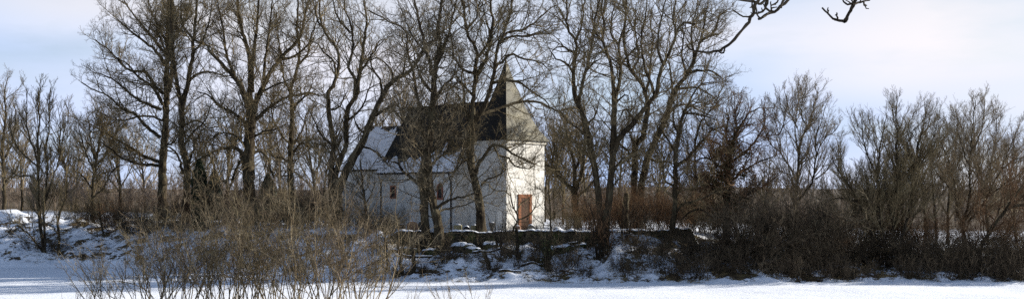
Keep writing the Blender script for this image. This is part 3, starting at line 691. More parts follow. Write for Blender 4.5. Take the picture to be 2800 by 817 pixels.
    drawn_tree('bare_tree', 'tall bare tree, S-curved dark trunk forking into a narrow Y, right of tower', 'tree', 82.5, [
        (T, 10.5, 6.5, [(1648, 680), (1645, 633), (1636, 538), (1627, 470), (1613, 393), (1602, 340), (1576, 271), (1570, 240)]),
        (L, 6, 2, [(1571, 245), (1568, 202), (1572, 160), (1576, 117), (1560, 96), (1550, 60), (1552, 20), (1545, -20)]),
        (L, 6, 2, [(1583, 285), (1586, 255), (1605, 186), (1618, 122), (1622, 80), (1630, 40), (1640, 0)]),
        (L, 4, 1.3, [(1575, 150), (1555, 135), (1535, 125), (1510, 140)]),
        (L, 4, 1.2, [(1568, 200), (1545, 170), (1520, 160), (1500, 130)]),
        (L, 3.6, 1.2, [(1606, 190), (1625, 170), (1645, 160)]),
        (L, 3.6, 1.2, [(1575, 110), (1590, 70), (1595, 30), (1600, -20)]),
        (L, 4, 1.2, [(1610, 380), (1580, 350), (1550, 330), (1530, 300)]),
        (L, 3.6, 1.2, [(1625, 450), (1600, 420), (1575, 400)]),
        (L, 3.6, 1.2, [(1605, 345), (1630, 310), (1640, 270)]),
    ], 22, big, n=(8, 5, 4), dens=2.3, bare=470)
    drawn_tree('bare_tree', 'tall dark trunked bare tree throwing one heavy limb up to the right', 'tree', 81.5, [
        (T, 12, 7, [(1652, 720), (1658, 600), (1667, 529), (1674, 448), (1677, 393), (1679, 300), (1679, 271)]),
        (L, 6, 2.2, [(1679, 275), (1676, 220), (1669, 175), (1650, 117), (1652, 70), (1645, 30), (1650, -20)]),
        (L, 5.5, 2, [(1680, 272), (1688, 245), (1698, 191), (1693, 122), (1705, 80), (1712, 30), (1715, -20)]),
        (L, 3.8, 1.4, [(1698, 185), (1703, 170), (1735, 133), (1760, 120)]),
        (L, 9, 2.6, [(1679, 410), (1700, 370), (1730, 340), (1767, 292), (1790, 262), (1800, 225), (1810, 186), (1842, 117), (1850, 85), (1873, 64), (1900, 68)]),
        (L, 4.5, 1.6, [(1790, 262), (1780, 225), (1767, 197), (1756, 144), (1754, 100), (1765, 50), (1770, 0)]),
        (L, 4.5, 1.5, [(1677, 470), (1703, 434), (1735, 425), (1760, 420)]),
        (L, 3.4, 1.2, [(1679, 290), (1700, 265), (1712, 260), (1720, 280)]),
        (L, 4, 1.2, [(1815, 180), (1800, 140), (1800, 90), (1810, 40), (1820, 0)]),
        (L, 4, 1.2, [(1735, 335), (1715, 300), (1700, 310), (1690, 330)]),
        (L, 3.6, 1.2, [(1652, 120), (1630, 90), (1620, 50), (1615, 0)]),
        (L, 3.6, 1.2, [(1848, 90), (1840, 50), (1845, 10), (1850, -15)]),
        (L, 3.6, 1.2, [(1693, 125), (1670, 90), (1675, 40), (1680, 0)]),
    ], 23, big, n=(8, 5, 4), dens=2.3, bare=520)
    drawn_tree('bare_tree', 'left of the two close twin trunks behind the wall, arching left high up', 'tree', 103, [
        (T, 11, 7, [(1736, 650), (1735, 561), (1735, 470), (1740, 393), (1756, 380), (1766, 330), (1772, 298)]),
        (L, 6.5, 2, [(1772, 300), (1762, 245), (1740, 210), (1725, 191), (1709, 138), (1705, 90), (1712, 40), (1700, -10)]),
        (L, 5, 1.5, [(1738, 400), (1725, 375), (1732, 350)]),
        (L, 4, 1.3, [(1765, 260), (1775, 215), (1780, 160), (1785, 110), (1778, 60), (1785, 20)]),
        (L, 4, 1.3, [(1738, 440), (1715, 410), (1695, 395), (1685, 360)]),
        (L, 4, 1.2, [(1728, 195), (1745, 160), (1740, 110), (1735, 60), (1740, 10)]),
    ], 24, big, n=(8, 5, 4), dens=2.3, barkm=BARKD, bare=500)
    drawn_tree('bare_tree', 'right of the two close twin trunks, leaning right into the open sky', 'tree', 102.5, [
        (T, 11, 8, [(1747, 650), (1753, 516), (1760, 480), (1771, 430), (1790, 389), (1812, 345), (1826, 310), (1836, 266)]),
        (L, 7.5, 2.2, [(1835, 270), (1850, 240), (1873, 213), (1900, 160), (1908, 130), (1916, 112), (1943, 98), (1965, 95)]),
        (L, 4, 1.3, [(1893, 175), (1897, 160), (1895, 130), (1890, 80), (1900, 40), (1905, 10)]),
        (L, 4.5, 1.3, [(1885, 197), (1920, 194), (1948, 196), (1975, 215)]),
        (L, 4.5, 1.3, [(1838, 262), (1835, 210), (1830, 160), (1850, 150)]),
        (L, 5, 1.4, [(1771, 430), (1798, 443), (1825, 443), (1850, 452)]),
        (L, 4, 1.2, [(1918, 110), (1925, 70), (1930, 35), (1935, 5)]),
        (L, 4, 1.2, [(1945, 98), (1965, 60), (1970, 40), (1985, 30)]),
        (L, 4, 1.2, [(1850, 245), (1890, 240), (1930, 250), (1965, 280)]),
        (L, 4, 1.2, [(1830, 300), (1870, 285), (1910, 300), (1950, 320)]),
        (L, 3.6, 1.2, [(1880, 205), (1865, 160), (1870, 110), (1875, 60)]),
    ], 25, big, n=(8, 5, 4), dens=2.4, bare=500)
    drawn_tree('bare_tree', 'slim wavy bare tree rooted low on the bank, crown rounding off to the right', 'tree', 82.5, [
        (T, 8.5, 5.5, [(1814, 712), (1820, 680), (1835, 633), (1844, 574), (1846, 516), (1847, 470), (1848, 425), (1853, 380), (1858, 350)]),
        (L, 5, 1.5, [(1858, 355), (1866, 320), (1885, 280), (1900, 250), (1920, 230), (1950, 225)]),
        (L, 5, 1.5, [(1850, 455), (1870, 440), (1893, 421), (1925, 380), (1950, 355), (1985, 345)]),
        (L, 4, 1.3, [(1900, 413), (1905, 370), (1920, 330), (1945, 300), (1970, 270)]),
        (L, 4, 1.3, [(1856, 370), (1840, 330), (1845, 290), (1835, 260)]),
        (L, 4, 1.3, [(1845, 510), (1820, 495), (1812, 460), (1815, 430), (1800, 410)]),
        (L, 3.8, 1.3, [(1849, 420), (1830, 385), (1810, 360), (1800, 330)]),
        (L, 3.6, 1.2, [(1848, 585), (1862, 560), (1890, 550), (1925, 540), (1950, 528)]),
        (L, 3.6, 1.2, [(1925, 380), (1950, 385), (1975, 400), (1995, 405)]),
        (L, 3.4, 1.2, [(1870, 310), (1900, 310), (1935, 320), (1960, 330)]),
    ], 26, big, n=(8, 5, 4), dens=2.3, bare=600)
    # --- ivy grown tree
    def ivy(root, org, rng):
        g = Geo(); C = []
        for cu, cv, ru, rv, n in ((1985, 480, 36, 70, 3400), (1978, 580, 48, 60, 3000), (2003, 398, 26, 26, 900), (1950, 505, 34, 26, 1500), (2035, 470, 26, 34, 1000), (1922, 480, 24, 17, 900), (2025, 550, 34, 34, 1200), (1975, 420, 26, 26, 700), (2045, 420, 16, 16, 260), (2060, 520, 24, 20, 420)):
            q = rng.normal(0, 1, (n, 3)); q = unit(q)*(rng.random((n, 1))**.4)*(1+.25*rng.normal(0, 1, (n, 1)))
            C.append(np.array([P(cu+ru*a, cv+rv*c, 84+ru/F*84*b) for a, b, c in q])-org)
        C = np.concatenate(C); m = int(len(C)*.38)
        leaves(g, rng, C[rng.permutation(len(C))[:m]], .095); g.build('ivy', IVYB, root)
        g = Geo(); leaves(g, rng, C[rng.permutation(len(C))[:len(C)-m]]+rng.normal(0, .28, (len(C)-m, 3)), .07); g.build('withered_leaves', LEAFB, root)
    drawn_tree('ivy_clad_tree', 'bushy tree smothered in dark ivy with reddish brown twigs right of the slim wavy tree', 'tree', 84, [
        (T, 12, 7, [(1988, 690), (1986, 600), (1990, 520), (1992, 450), (1998, 400)]),
        (L, 6, 1.5, [(1996, 410), (2010, 370), (2030, 335), (2050, 310), (2075, 295)]),
        (L, 5, 1.4, [(1992, 450), (2030, 420), (2060, 390), (2085, 350), (2095, 320)]),
        (L, 5, 1.4, [(1990, 500), (2030, 470), (2070, 445), (2110, 430)]),
        (L, 5, 1.4, [(1997, 405), (1985, 370), (1990, 330), (1985, 295)]),
        (L, 5, 1.4, [(1990, 470), (1960, 450), (1930, 430), (1900, 440)]),
        (L, 5, 1.4, [(1988, 540), (1950, 520), (1920, 500), (1890, 470)]),
        (L, 4, 1.4, [(2000, 400), (2015, 350), (2012, 310), (2020, 285)]),
        (L, 4, 1.4, [(1988, 560), (2030, 540), (2060, 520), (2090, 480)]),
        (L, 4, 1.4, [(1988, 600), (1945, 590), (1915, 572), (1885, 580), (1862, 601)]),
    ], 27, None, barkm=BARKD, twigm=TWIGR, n=(9, 6, 4), dens=3.0, lenk=.8, extra=ivy)
    drawn_tree('bare_tree', 'lone round-crowned bare tree against open sky above the dark thicket', 'tree', 86, [
        (T, 6.5, 4.5, [(2176, 660), (2175, 545), (2179, 498), (2183, 451), (2186, 420)]),
        (L, 5, 1.3, [(2185, 425), (2190, 388), (2205, 355), (2214, 341), (2222, 300), (2235, 255)]),
        (L, 4, 1.1, [(2186, 435), (2178, 390), (2175, 357), (2178, 310), (2183, 278), (2180, 240)]),
        (L, 4.2, 1.1, [(2178, 500), (2167, 470), (2150, 440), (2135, 420), (2128, 360), (2115, 320), (2110, 290)]),
        (L, 5, 1.2, [(2185, 545), (2205, 520), (2222, 498), (2230, 435), (2253, 380), (2275, 365), (2292, 345)]),
        (L, 3.5, 1.1, [(2232, 430), (2230, 380), (2245, 330), (2258, 290)]),
        (L, 3.5, 1.1, [(2208, 350), (2190, 310), (2195, 270), (2205, 235)]),
        (L, 3, 1.1, [(2133, 415), (2112, 400), (2100, 370), (2092, 350)]),
        (L, 3, 1.1, [(2180, 350), (2160, 310), (2150, 270), (2145, 250)]),
        (L, 3, 1.1, [(2228, 490), (2255, 470), (2280, 440), (2300, 430)]),
        (L, 3, 1.1, [(2128, 370), (2145, 330), (2135, 290), (2130, 260)]),
        (L, 3, 1.1, [(2183, 455), (2205, 430), (2215, 400)]),
        (L, 2.6, 1.1, [(2165, 480), (2140, 470), (2115, 460), (2095, 465)]),
    ], 28, None, twigm=TWIGP, n=(9, 6, 4), dens=3.6, ang=(18, 52), lenk=.88, kink=.10, up=.10, rk=.70, twk=.72)
    drawn_tree('bare_tree', 'broad-crowned bare tree with short dark trunk near the right edge', 'tree', 87, [
        (T, 8.5, 6, [(2637, 690), (2636, 652), (2634, 610), (2640, 585)]),
        (L, 6, 1.4, [(2638, 600), (2648, 560), (2651, 527), (2652, 450), (2656, 386), (2662, 320), (2667, 277)]),
        (L, 4.6, 1.2, [(2634, 615), (2620, 590), (2612, 540), (2610, 503), (2595, 440), (2573, 386), (2565, 340)]),
        (L, 5, 1.2, [(2645, 610), (2665, 585), (2690, 555), (2715, 505), (2737, 464), (2755, 420), (2769, 386), (2785, 345)]),
        (L, 4.4, 1.2, [(2640, 600), (2675, 545), (2700, 480), (2715, 420), (2725, 350), (2722, 300)]),
        (L, 4, 1.2, [(2700, 535), (2745, 505), (2780, 480), (2815, 440)]),
        (L, 3.4, 1.1, [(2652, 460), (2630, 400), (2620, 350), (2615, 300)]),
        (L, 3.4, 1.1, [(2653, 420), (2680, 370), (2690, 320), (2692, 275)]),
        (L, 3.4, 1.1, [(2612, 530), (2585, 500), (2560, 470), (2545, 420)]),
        (L, 3.4, 1.1, [(2650, 600), (2700, 580), (2750, 560), (2800, 530)]),
        (L, 3.4, 1.1, [(2740, 462), (2770, 440), (2800, 430)]),
    ], 29, None, twigm=TWIGP, n=(10, 6, 4), dens=4.0, ang=(18, 50), lenk=.95, kink=.10, up=.10, rk=.68, twk=.75)
    drawn_tree('leaning_tree', 'bare tree at the right edge bending low to the left over the dark hedge', 'tree', 80, [
        (T, 6, 3.6, [(2672, 735), (2680, 680), (2705, 635), (2737, 590), (2765, 565), (2800, 560), (2840, 555)]),
        (L, 4, 1.2, [(2740, 590), (2770, 540), (2800, 500), (2820, 450)]),
        (L, 4, 1.2, [(2690, 660), (2740, 645), (2780, 610), (2815, 590)]),
        (L, 3.4, 1.1, [(2715, 620), (2735, 570), (2775, 545)]),
        (L, 3.4, 1.1, [(2680, 680), (2720, 680), (2760, 660), (2800, 655)]),
    ], 30, None, twigm=TWIGR, n=(8, 5, 3), dens=2.5, ang=(20, 60))
    drawn_tree('leaning_tree', 'arching bare stem bowing left out of the dark multi-stemmed thicket tree', 'tree', 78.5, [
        (T, 5.5, 3.5, [(2392, 762), (2375, 728), (2345, 680), (2310, 650), (2275, 635), (2255, 625)]),
        (L, 3, 1.1, [(2300, 645), (2290, 610), (2260, 590), (2230, 600)]),
        (L, 3, 1.1, [(2330, 665), (2310, 620), (2290, 590)]),
        (L, 3, 1.1, [(2260, 627), (2235, 635), (2210, 650), (2190, 640)]),
        (L, 2.6, 1.1, [(2280, 637), (2255, 600), (2225, 575)]),
    ], 31, None, barkm=BARKD, twigm=TWIGO, n=(8, 5, 3), dens=2.8)
    drawn_tree('multi_stemmed_tree', 'dense many-stemmed bare tree with reddish crown right of the arching stem', 'tree', 79.5, [
        (T, 7, 4.5, [(2430, 764), (2424, 700), (2409, 620), (2401, 540), (2398, 464)]),
        (T, 6.5, 4.5, [(2438, 764), (2455, 690), (2480, 600), (2495, 542), (2500, 470), (2511, 386)]),
        (T, 5.5, 4, [(2424, 764), (2395, 680), (2375, 620), (2340, 540), (2310, 490)]),
        (T, 5.5, 4, [(2434, 764), (2440, 650), (2448, 560), (2455, 470), (2450, 400)]),
        (L, 4, 1.2, [(2399, 470), (2405, 410), (2418, 350), (2425, 310)]),
        (L, 4, 1.2, [(2399, 480), (2375, 430), (2360, 380), (2355, 330)]),
        (L, 4, 1.2, [(2450, 410), (2455, 360), (2450, 310), (2455, 275)]),
        (L, 4, 1.2, [(2510, 395), (2525, 350), (2530, 310)]),
        (L, 4, 1.2, [(2500, 475), (2530, 430), (2550, 380), (2562, 340)]),
        (L, 4, 1.2, [(2312, 495), (2290, 460), (2275, 430)]),
        (L, 3.4, 1.2, [(2345, 550), (2300, 540), (2265, 550), (2240, 570)]),
        (L, 3.4, 1.2, [(2380, 630), (2350, 590), (2300, 600)]),
        (L, 3.4, 1.2, [(2406, 600), (2380, 530), (2365, 470)]),
        (L, 3.4, 1.2, [(2445, 600), (2420, 520), (2430, 450)]),
        (L, 3.4, 1.2, [(2480, 600), (2520, 570), (2550, 520)]),
        (L, 3.4, 1.2, [(2493, 545), (2470, 480), (2480, 420)]),
    ], 32, None, barkm=BARKD, twigm=TWIG, n=(9, 7, 4), dens=3.8, ang=(16, 50), kink=.10, up=.11, lenk=.95, rk=.7, twk=.78)
    # --- far left
    drawn_tree('multi_stemmed_tree', 'slender several-stemmed bare tree rooted in brush at the foot of the left snow bank', 'tree', 93.5, [
        (T, 7, 4.5, [(120, 712), (119, 666), (111, 622), (105, 555), (103, 500), (105, 433), (102, 390)]),
        (T, 4.6, 3, [(122, 712), (122, 640), (119, 566), (125, 511), (130, 455), (122, 400)]),
        (T, 5, 3, [(160, 705), (161, 650), (158, 611), (166, 577), (176, 550), (183, 500), (178, 450), (160, 400)]),
        (L, 3.8, 1.1, [(102, 400), (108, 340), (104, 280), (112, 220)]),
        (L, 3.6, 1.1, [(104, 440), (85, 390), (72, 330), (75, 270), (70, 240)]),
        (L, 3.4, 1.1, [(106, 460), (75, 430), (45, 400), (30, 350), (32, 300)]),
        (L, 3.6, 1.1, [(123, 410), (135, 350), (132, 290), (140, 240)]),
        (L, 3.6, 1.1, [(122, 545), (133, 520), (150, 472), (166, 417), (172, 370), (185, 320), (188, 280)]),
        (L, 3.6, 1.1, [(162, 410), (165, 350), (160, 300)]),
        (L, 3.6, 1.2, [(117, 690), (100, 665), (83, 644), (44, 616), (20, 640), (0, 650)]),
        (L, 3, 1.1, [(106, 500), (80, 480), (50, 480), (25, 460)]),
        (L, 3, 1.1, [(110, 610), (145, 620), (158, 640)]),
    ], 33, None, twigm=TWIG, n=(8, 5, 4), dens=3.2, ang=(14, 44), kink=.12, up=.12, lenk=.75, rk=.75)
    drawn_tree('bare_tree', 'small pale stemmed bushy tree between the left snow bank and the big boughs', 'tree', 104, [
        (T, 4.8, 3, [(258, 632), (255, 600), (253, 533), (258, 470), (266, 420), (272, 380)]),
        (L, 3, 1.1, [(258, 470), (240, 430), (225, 390), (215, 350)]),
        (L, 3, 1.1, [(262, 440), (250, 400), (245, 350), (240, 320)]),
        (L, 3, 1.1, [(272, 390), (280, 340), (275, 310)]),
        (L, 3, 1.1, [(260, 455), (290, 420), (310, 380), (325, 350)]),
        (L, 3, 1.1, [(255, 520), (225, 480), (200, 460), (185, 430)]),
        (L, 3, 1.1, [(254, 540), (285, 510), (305, 470), (335, 450)]),
    ], 34, None, twigm=TWIG, n=(9, 6, 4), dens=3, ang=(20, 55), lenk=.9)
    drawn_tree('bare_tree', 'bare tree cut by the left picture edge, crown as high as its many-stemmed neighbour', 'tree', 112, [
        (T, 6, 4, [(10, 600), (12, 540), (10, 480), (6, 420), (10, 370)]),
        (L, 3.4, 1.1, [(8, 380), (15, 320), (12, 260), (18, 225)]),
        (L, 3.4, 1.1, [(8, 440), (30, 400), (42, 340), (40, 290)]),
        (L, 3.4, 1.1, [(8, 430), (-20, 390), (-30, 330), (-25, 280)]),
        (L, 3.4, 1.1, [(11, 500), (40, 470), (60, 430)]),
    ], 35, None, twigm=TWIG, n=(8, 6, 4), dens=2.7, ang=(18, 50))
    drawn_tree('bare_tree', 'crooked low bare tree right of the two conifers, stem leaning left', 'tree', 97, [
        (T, 6, 4, [(618, 610), (605, 555), (583, 516), (560, 505), (538, 494), (515, 495)]),
        (L, 4, 1.2, [(600, 545), (588, 500), (585, 460), (580, 420), (585, 380)]),
        (L, 4, 1.2, [(608, 560), (625, 520), (640, 480), (650, 440)]),
        (L, 3.4, 1.2, [(585, 450), (565, 410), (555, 370)]),
    ], 36, None, twigm=TWIG, n=(7, 5, 3), dens=2.2)
    drawn_tree('bare_tree', 'thin young bare tree standing before the shaded chancel wall', 'tree', 89, [
        (T, 4.4, 2.4, [(1010, 640), (1002, 590), (996, 540), (990, 490), (985, 440)]),
        (L, 2.5, 1.1, [(994, 520), (975, 490), (965, 460)]),
        (L, 2.5, 1.1, [(998, 560), (1020, 520), (1025, 480)]),
        (L, 2.5, 1.1, [(1004, 600), (980, 570), (960, 530)]),
    ], 37, None, barkm=BARK, twigm=TWIGO, n=(6, 4, 3), dens=2.3)
    drawn_tree('bare_tree', 'sinuous young tree growing in front of the sunlit tower right of the door', 'tree', 84, [
        (T, 2.8, 1.8, [(1508, 655), (1506, 600), (1504, 560), (1500, 520), (1503, 480)]),
        (L, 2, 1, [(1503, 590), (1490, 560), (1492, 535), (1475, 515)]),
        (L, 2, 1, [(1506, 600), (1530, 575), (1555, 570)]),
        (L, 2, 1, [(1503, 550), (1525, 530), (1540, 500)]),
    ], 38, None, twigm=TWIG, n=(5, 4), dens=2.2)
    drawn_tree('bare_tree', 'small twisting tree in front of the left part of the sunlit tower wall', 'tree', 84, [
        (T, 2.9, 1.8, [(1400, 672), (1405, 625), (1418, 600), (1410, 577), (1402, 565), (1396, 530)]),
        (L, 2, 1, [(1412, 580), (1425, 555), (1440, 545), (1460, 530)]),
        (L, 2, 1, [(1418, 600), (1445, 590), (1460, 570), (1465, 545)]),
        (L, 2, 1, [(1397, 535), (1380, 520), (1350, 520), (1335, 500)]),
    ], 39, None, twigm=TWIG, n=(5, 4), dens=2.2)
trees()

def background_trees():
    """trees beyond the churchyard: a few kinds, then copies with turned and scaled crowns"""
    rng = np.random.default_rng(77); G = 'bare trees beyond the churchyard'
    protos = []
    for k, (H, mat) in enumerate(((13, TWIGP), (11, TWIGP), (12, TWIG))):
        root = empty('distant_tree', (0, 0, 0), 'x', 'tree', G); g = Geo()
        pts, rads = walk(rng, np.zeros((1, 3)), np.array([[.03, 0, 1.]]), np.array([H*.75]), 10, .05, .05, np.array([.17]), np.array([.04]))
        tubes(g, pts, rads, 6); g.build('trunk', BARK, root)
        p, d, q, t = sample(rng, pts, rads, 26, .22); D = fork(rng, d, 25, 55); L = H*.42*(1.2-.7*t)*rng.uniform(.7, 1.1, len(t))
        g = Geo(); pt, rd = walk(rng, p, D, L, 6, .1, .13, q*.55, q*.12+.006); tubes(g, pt, rd, 4)
        twigs(rng, g, pt, rd, L*.42, (8, 6, 4), .12, .12, (20, 52), .014, 3, 1.25); g.build('crown', mat, root); protos.append(root)
    first = [True]*3
    spec = [(60, 135, 1.12), (205, 140, 1.06), (330, 128, 1.23), (395, 150, 1.12), (560, 130, 1.40), (620, 140, 1.51), (735, 132, 1.51), (770, 126, 1.23), (860, 130, 1.40), (885, 120, 1.12),
            (1030, 122, 1.40), (1090, 126, 1.62), (1130, 118, 1.57), (1250, 124, 1.62), (1440, 125, 1.29), (1490, 118, 1.06), (1515, 130, 1.34), (1540, 112, 0.90), (1600, 122, 1.23), (1690, 130, 1.34),
            (1800, 118, 1.12), (1900, 112, 1.06), (1950, 105, 0.95), (2090, 108, 0.84), (2340, 100, 0.61), (2380, 98, 0.86), (2470, 96, 1.07), (2530, 101, 1.13), (2560, 94, 1.01), (2590, 97, 1.07), (2700, 99, 1.07), (2780, 96, 1.01), (2850, 94, 1.01)]
    where = ['left of the big leaning-bough trees, over the snow bank', 'behind the dark brown brush at the far left', 'behind the sweeping left boughs', 'left of the tallest straight trunk', 'above the two conifers',
             'between the conifers and the massive tree', 'right behind the massive tree', 'behind the slender straight tree', 'between the slender tree and the crooked one', 'just left of the crooked stems',
             'behind the snowy chancel roof', 'above the east end of the nave roof', 'above the middle of the nave roof', 'just left of the spire', 'right of the spire, above the eaves', 'close to the right corner of the tower',
             'between tower and the S-curved trunk', 'low behind the bowl-shaped tree', 'behind the S-curved trunk', 'behind the twin trunks', 'right of the twin trunks', 'behind the slim wavy tree', 'between the wavy tree and the ivy',
             'between the ivy tree and the lone round crown', 'left side of the right-hand clump', 'behind the left stems of the right clump', 'tallest in the middle of the right clump', 'right of the middle of the right clump',
             'left neighbour of the broad-crowned tree', 'directly behind the broad-crowned trunk', 'right of the broad-crowned tree', 'at the right picture edge above the hedge', 'cut off by the right picture edge']
    for i, (u, Y, s) in enumerate(spec):
        k = i % 3; X = (u-1400)/F*Y; z = hz(X, Y)-.1; lab = 'thin greyish bare tree '+where[i]
        if first[k]:
            o = protos[k]; first[k] = False; o.location = (X, Y, z); o.scale = (s, s, s); tag(o, lab)
        else: dup(protos[k], (X, Y, z), rng.uniform(0, 6.28), (s*.95, s*.95, s), lab, G)
background_trees()

def shrubs():
    rng = np.random.default_rng(99); G = 'tall olive shrubs in the left foreground'
    # foreground hazel and willow shrubs: foot below the picture edge, on the near field
    pos = ['leftmost low spreading one over the blue snow', 'second from the left, branching in thin forks', 'below the tallest straight trunk', 'under the dark cypress', 'in front of the massive trunk, left side', 'in front of the massive trunk, right side',
           'below the slender straight tree', 'below the crooked two-stemmed tree', 'pale stemmed one left of the chapel wall', 'rightmost one with long shoots bending over the chapel wall', 'low one between the second and third',
           'short dense one at bottom left of the middle', 'short one before the bending shoots', 'shorter one among the tall ones, centre']
    spec = [(315, 52, 4.1, .55, 13), (400, 54, 4.4, .5, 9), (480, 57, 5.6, .36, 13), (560, 56, 6.1, .3, 14), (640, 54, 6.3, .3, 15), (715, 57, 6.4, .28, 15), (790, 54, 6.4, .28, 15),
            (860, 56, 6.6, .3, 15), (925, 53, 6.3, .34, 12), (985, 55, 5.9, .5, 12), (440, 60, 5.0, .35, 12), (610, 61, 5.2, .35, 13), (1010, 58, 4.4, .6, 9), (760, 61, 5.4, .34, 14)]
    for i, (u, Y, H, sp, n) in enumerate(spec):
        X = (u-1400)/F*Y; z = float(hgt(X, Y)[0])
        lean = (.28, 0) if i in (9, 12) else ((-.15, 0) if i == 0 else (0, 0))
        bush('foreground_shrub', 'tall bare olive-tan shrub, '+pos[i], 'shrub', X, Y, 300+i, int(n*1.1), H*1.22, sp*1.25, (TWIGO, TWIG, TWIGF)[i % 3], G, TWIGT if i in (6, 8, 9) else TWIGO, z, lean=lean, rad=.030, nn=(10, 6, 4) if i not in (0, 1) else (8, 5, 3), ang=(20, 60), up=.09, kink=.14, base=1.1, rt=.0075, twk=.9, lm=.30)
    # twigs poking in at the bottom centre
    for i, (u, Y, H, n, lab) in enumerate([(1225, 50, 2.55, 9, 'sparse thin young shrub rising from the bottom edge below the chapel nave'), (1310, 48, 2.3, 7, 'sparse young shrub at the bottom edge right of its thicker neighbour, below the tower'),
                                           (1120, 50, 1.7, 6, 'tiny tuft of twigs at the bottom edge left of the sparse young shrubs'), (205, 52, 1.35, 6, 'short twigs tipping into view at the bottom left over the blue snow')]):
        X = (u-1400)/F*Y; bush('young_shrub', lab, 'shrub', X, Y, 400+i, n, H, .55, TWIGT, None, TWIG, None, rad=.015, nn=(5, 3), ang=(16, 40), up=.1, rt=.006, twk=.8, base=.3)
    # brown brush on the plateau behind the shrubs and behind the wall
    G2 = 'brown brushwood along the churchyard edge'
    kinds = []
    for k, (mat, H, n) in enumerate(((TWIGR, 3.6, 38), (TWIG, 3.5, 36), (TWIGO, 3.4, 36), (TWIGD, 3.6, 44))):
        rr = bush('brushwood', 'x', 'bush', 0, 300, 500+k, n, H, .75, mat, None, None, 0, rad=.022, nn=(10, 7, 4), ang=(20, 60), up=.05, base=1.2, rt=.011, lm=.40, twk=1.2); kinds.append([rr, True])
    def put(k, u, Y, s, lab, grp, dz=-.15):
        X = (u-1400)/F*Y; loc = (X, Y, hz(X, Y)+dz); sc = s if isinstance(s, tuple) else (s, s, s)
        if kinds[k][1]: o = kinds[k][0]; kinds[k][1] = False; o.location = loc; o.scale = sc; tag(o, lab, None, grp)
        else: dup(kinds[k][0], loc, rng.uniform(0, 6.28), sc, lab, grp)
    left = [(230, 103, 1, 0.90), (285, 101, 3, 0.90), (335, 99, 0, 0.98), (380, 98, 3, 0.94), (425, 97, 2, 0.94), (465, 99, 0, 0.98), (505, 95, 2, 0.67), (545, 97, 0, 0.73), (590, 95, 1, 0.69), (630, 96, 0, 1.11), (670, 93, 2, 0.98),
            (715, 95, 0, 1.15), (755, 92, 1, 1.15), (800, 94, 0, 1.11), (845, 91, 2, 1.07), (890, 92, 0, 1.07), (960, 90, 1, 0.82), (1060, 87, 2, 0.82), (1030, 86, 3, 0.61)]
    wl = ['at the foot of the pale stemmed small tree', 'dark one on the bank crest under the left boughs', 'reddish one under the sweeping left boughs', 'dark one left of the tallest straight trunk', 'olive one at the foot of the tallest straight trunk',
          'reddish one between the first two big trunks', 'olive one at the foot of the forked tree', 'reddish one under the dark cypress', 'greyish one under the blue-green conifer', 'reddish one left of the massive trunk', 'olive one at the massive trunk foot',
          'reddish one right of the massive trunk', 'greyish one before the grey-green conifer', 'reddish one at the slender tree foot', 'olive one right of the slender tree', 'reddish one at the crooked tree foot', 'greyish one below the chancel wall', 'olive one at the left end of the churchyard wall', 'dark one below the chancel corner']
    for (u, Y, k, s), w in zip(left, wl): put(k, u, Y, s, 'dense leafless brushwood, '+w, G2)
    mid = [(1545, 90, 1, .7), (1600, 93, 0, .9), (1640, 98, 0, 1.1), (1700, 94, 0, 1.1), (1745, 99, 0, 1.25), (1800, 95, 0, 1.15), (1850, 100, 0, 1.3), (1900, 96, 0, 1.2), (1950, 92, 1, 1.2)]
    wm = ['small grey one right of the tower', 'reddish one at the bowl-shaped tree foot', 'reddish one behind the S-curved trunk', 'reddish one behind the left of the twin trunks', 'tall reddish one behind the twin trunks', 'reddish one right of the twin trunks',
          'reddish one behind the slim wavy tree', 'reddish one left of the ivy tree', 'greyish one at the ivy tree foot']
    for (u, Y, k, s), w in zip(mid, wm): put(k, u, Y, s, 'leafless brushwood behind the churchyard wall, '+w, 'brushwood behind the churchyard wall')
    # dark thicket along the right field edge
    G3 = 'dark thicket along the right field edge'
    def thick(u, Y, k, s, w): put(k, u, Y, s, 'dark tangled hedge bush, '+w, G3)
    hb = [(1925, 78.4, 3, 0.64), (1975, 77.4, 3, 0.80), (2030, 78.4, 3, 1.22), (2085, 77.4, 3, 1.38), (2140, 79.4, 3, 1.54), (2195, 78.4, 3, 1.46), (2250, 80.4, 0, 1.22), (2240, 77.4, 3, 0.97), (2310, 79.4, 3, 0.66), (2300, 82.4, 1, 1.09), (2365, 80.4, 3, 0.75), (2420, 80.4, 3, 0.89), (2480, 78.4, 3, 0.77),
          (2535, 77.4, 3, 0.80), (2545, 81.4, 0, 1.18), (2590, 77.9, 3, 0.85), (2640, 77.4, 3, 0.83), (2700, 77.9, 3, 0.85), (2690, 81.4, 0, 1.25), (2755, 77.4, 3, 0.83), (2810, 77.9, 3, 0.89), (2800, 81.4, 0, 1.25), (2860, 77.4, 3, 0.83), (2480, 83.4, 0, 1.25), (2390, 84.4, 1, 1.22)]
    wh = ['leftmost, at the end of the stone wall', 'before the ivy trunk', 'right of the ivy tree', 'left half of the tallest dark mound', 'crest of the tallest dark mound', 'beneath the lone round-crowned tree', 'reddish one right of the lone tree', 'low one in front right of the lone tree',
          'under the arching stem', 'reddish one behind the arching stem', 'left of the many-stemmed tree', 'behind the many-stemmed tree foot', 'right of the many-stemmed tree foot', 'between the two right-hand trees, low front', 'reddish one between the two right-hand trees',
          'left of the short dark trunk', 'before the short dark trunk', 'right of the short dark trunk', 'reddish one behind the short dark trunk', 'under the low bending tree at the right', 'at the right picture edge', 'reddish one at the right picture edge, behind', 'last one, cut by the right edge', 'tall reddish one behind the many-stemmed tree, right', 'tall reddish one behind the many-stemmed tree, left']
    for (u, Y, k, s), w in zip(hb, wh): thick(u, Y, k, (s*1.1, s, s), w)
    # knee-high scrub in front of it and on the bank
    G4 = 'low scrub on the snowy bank'
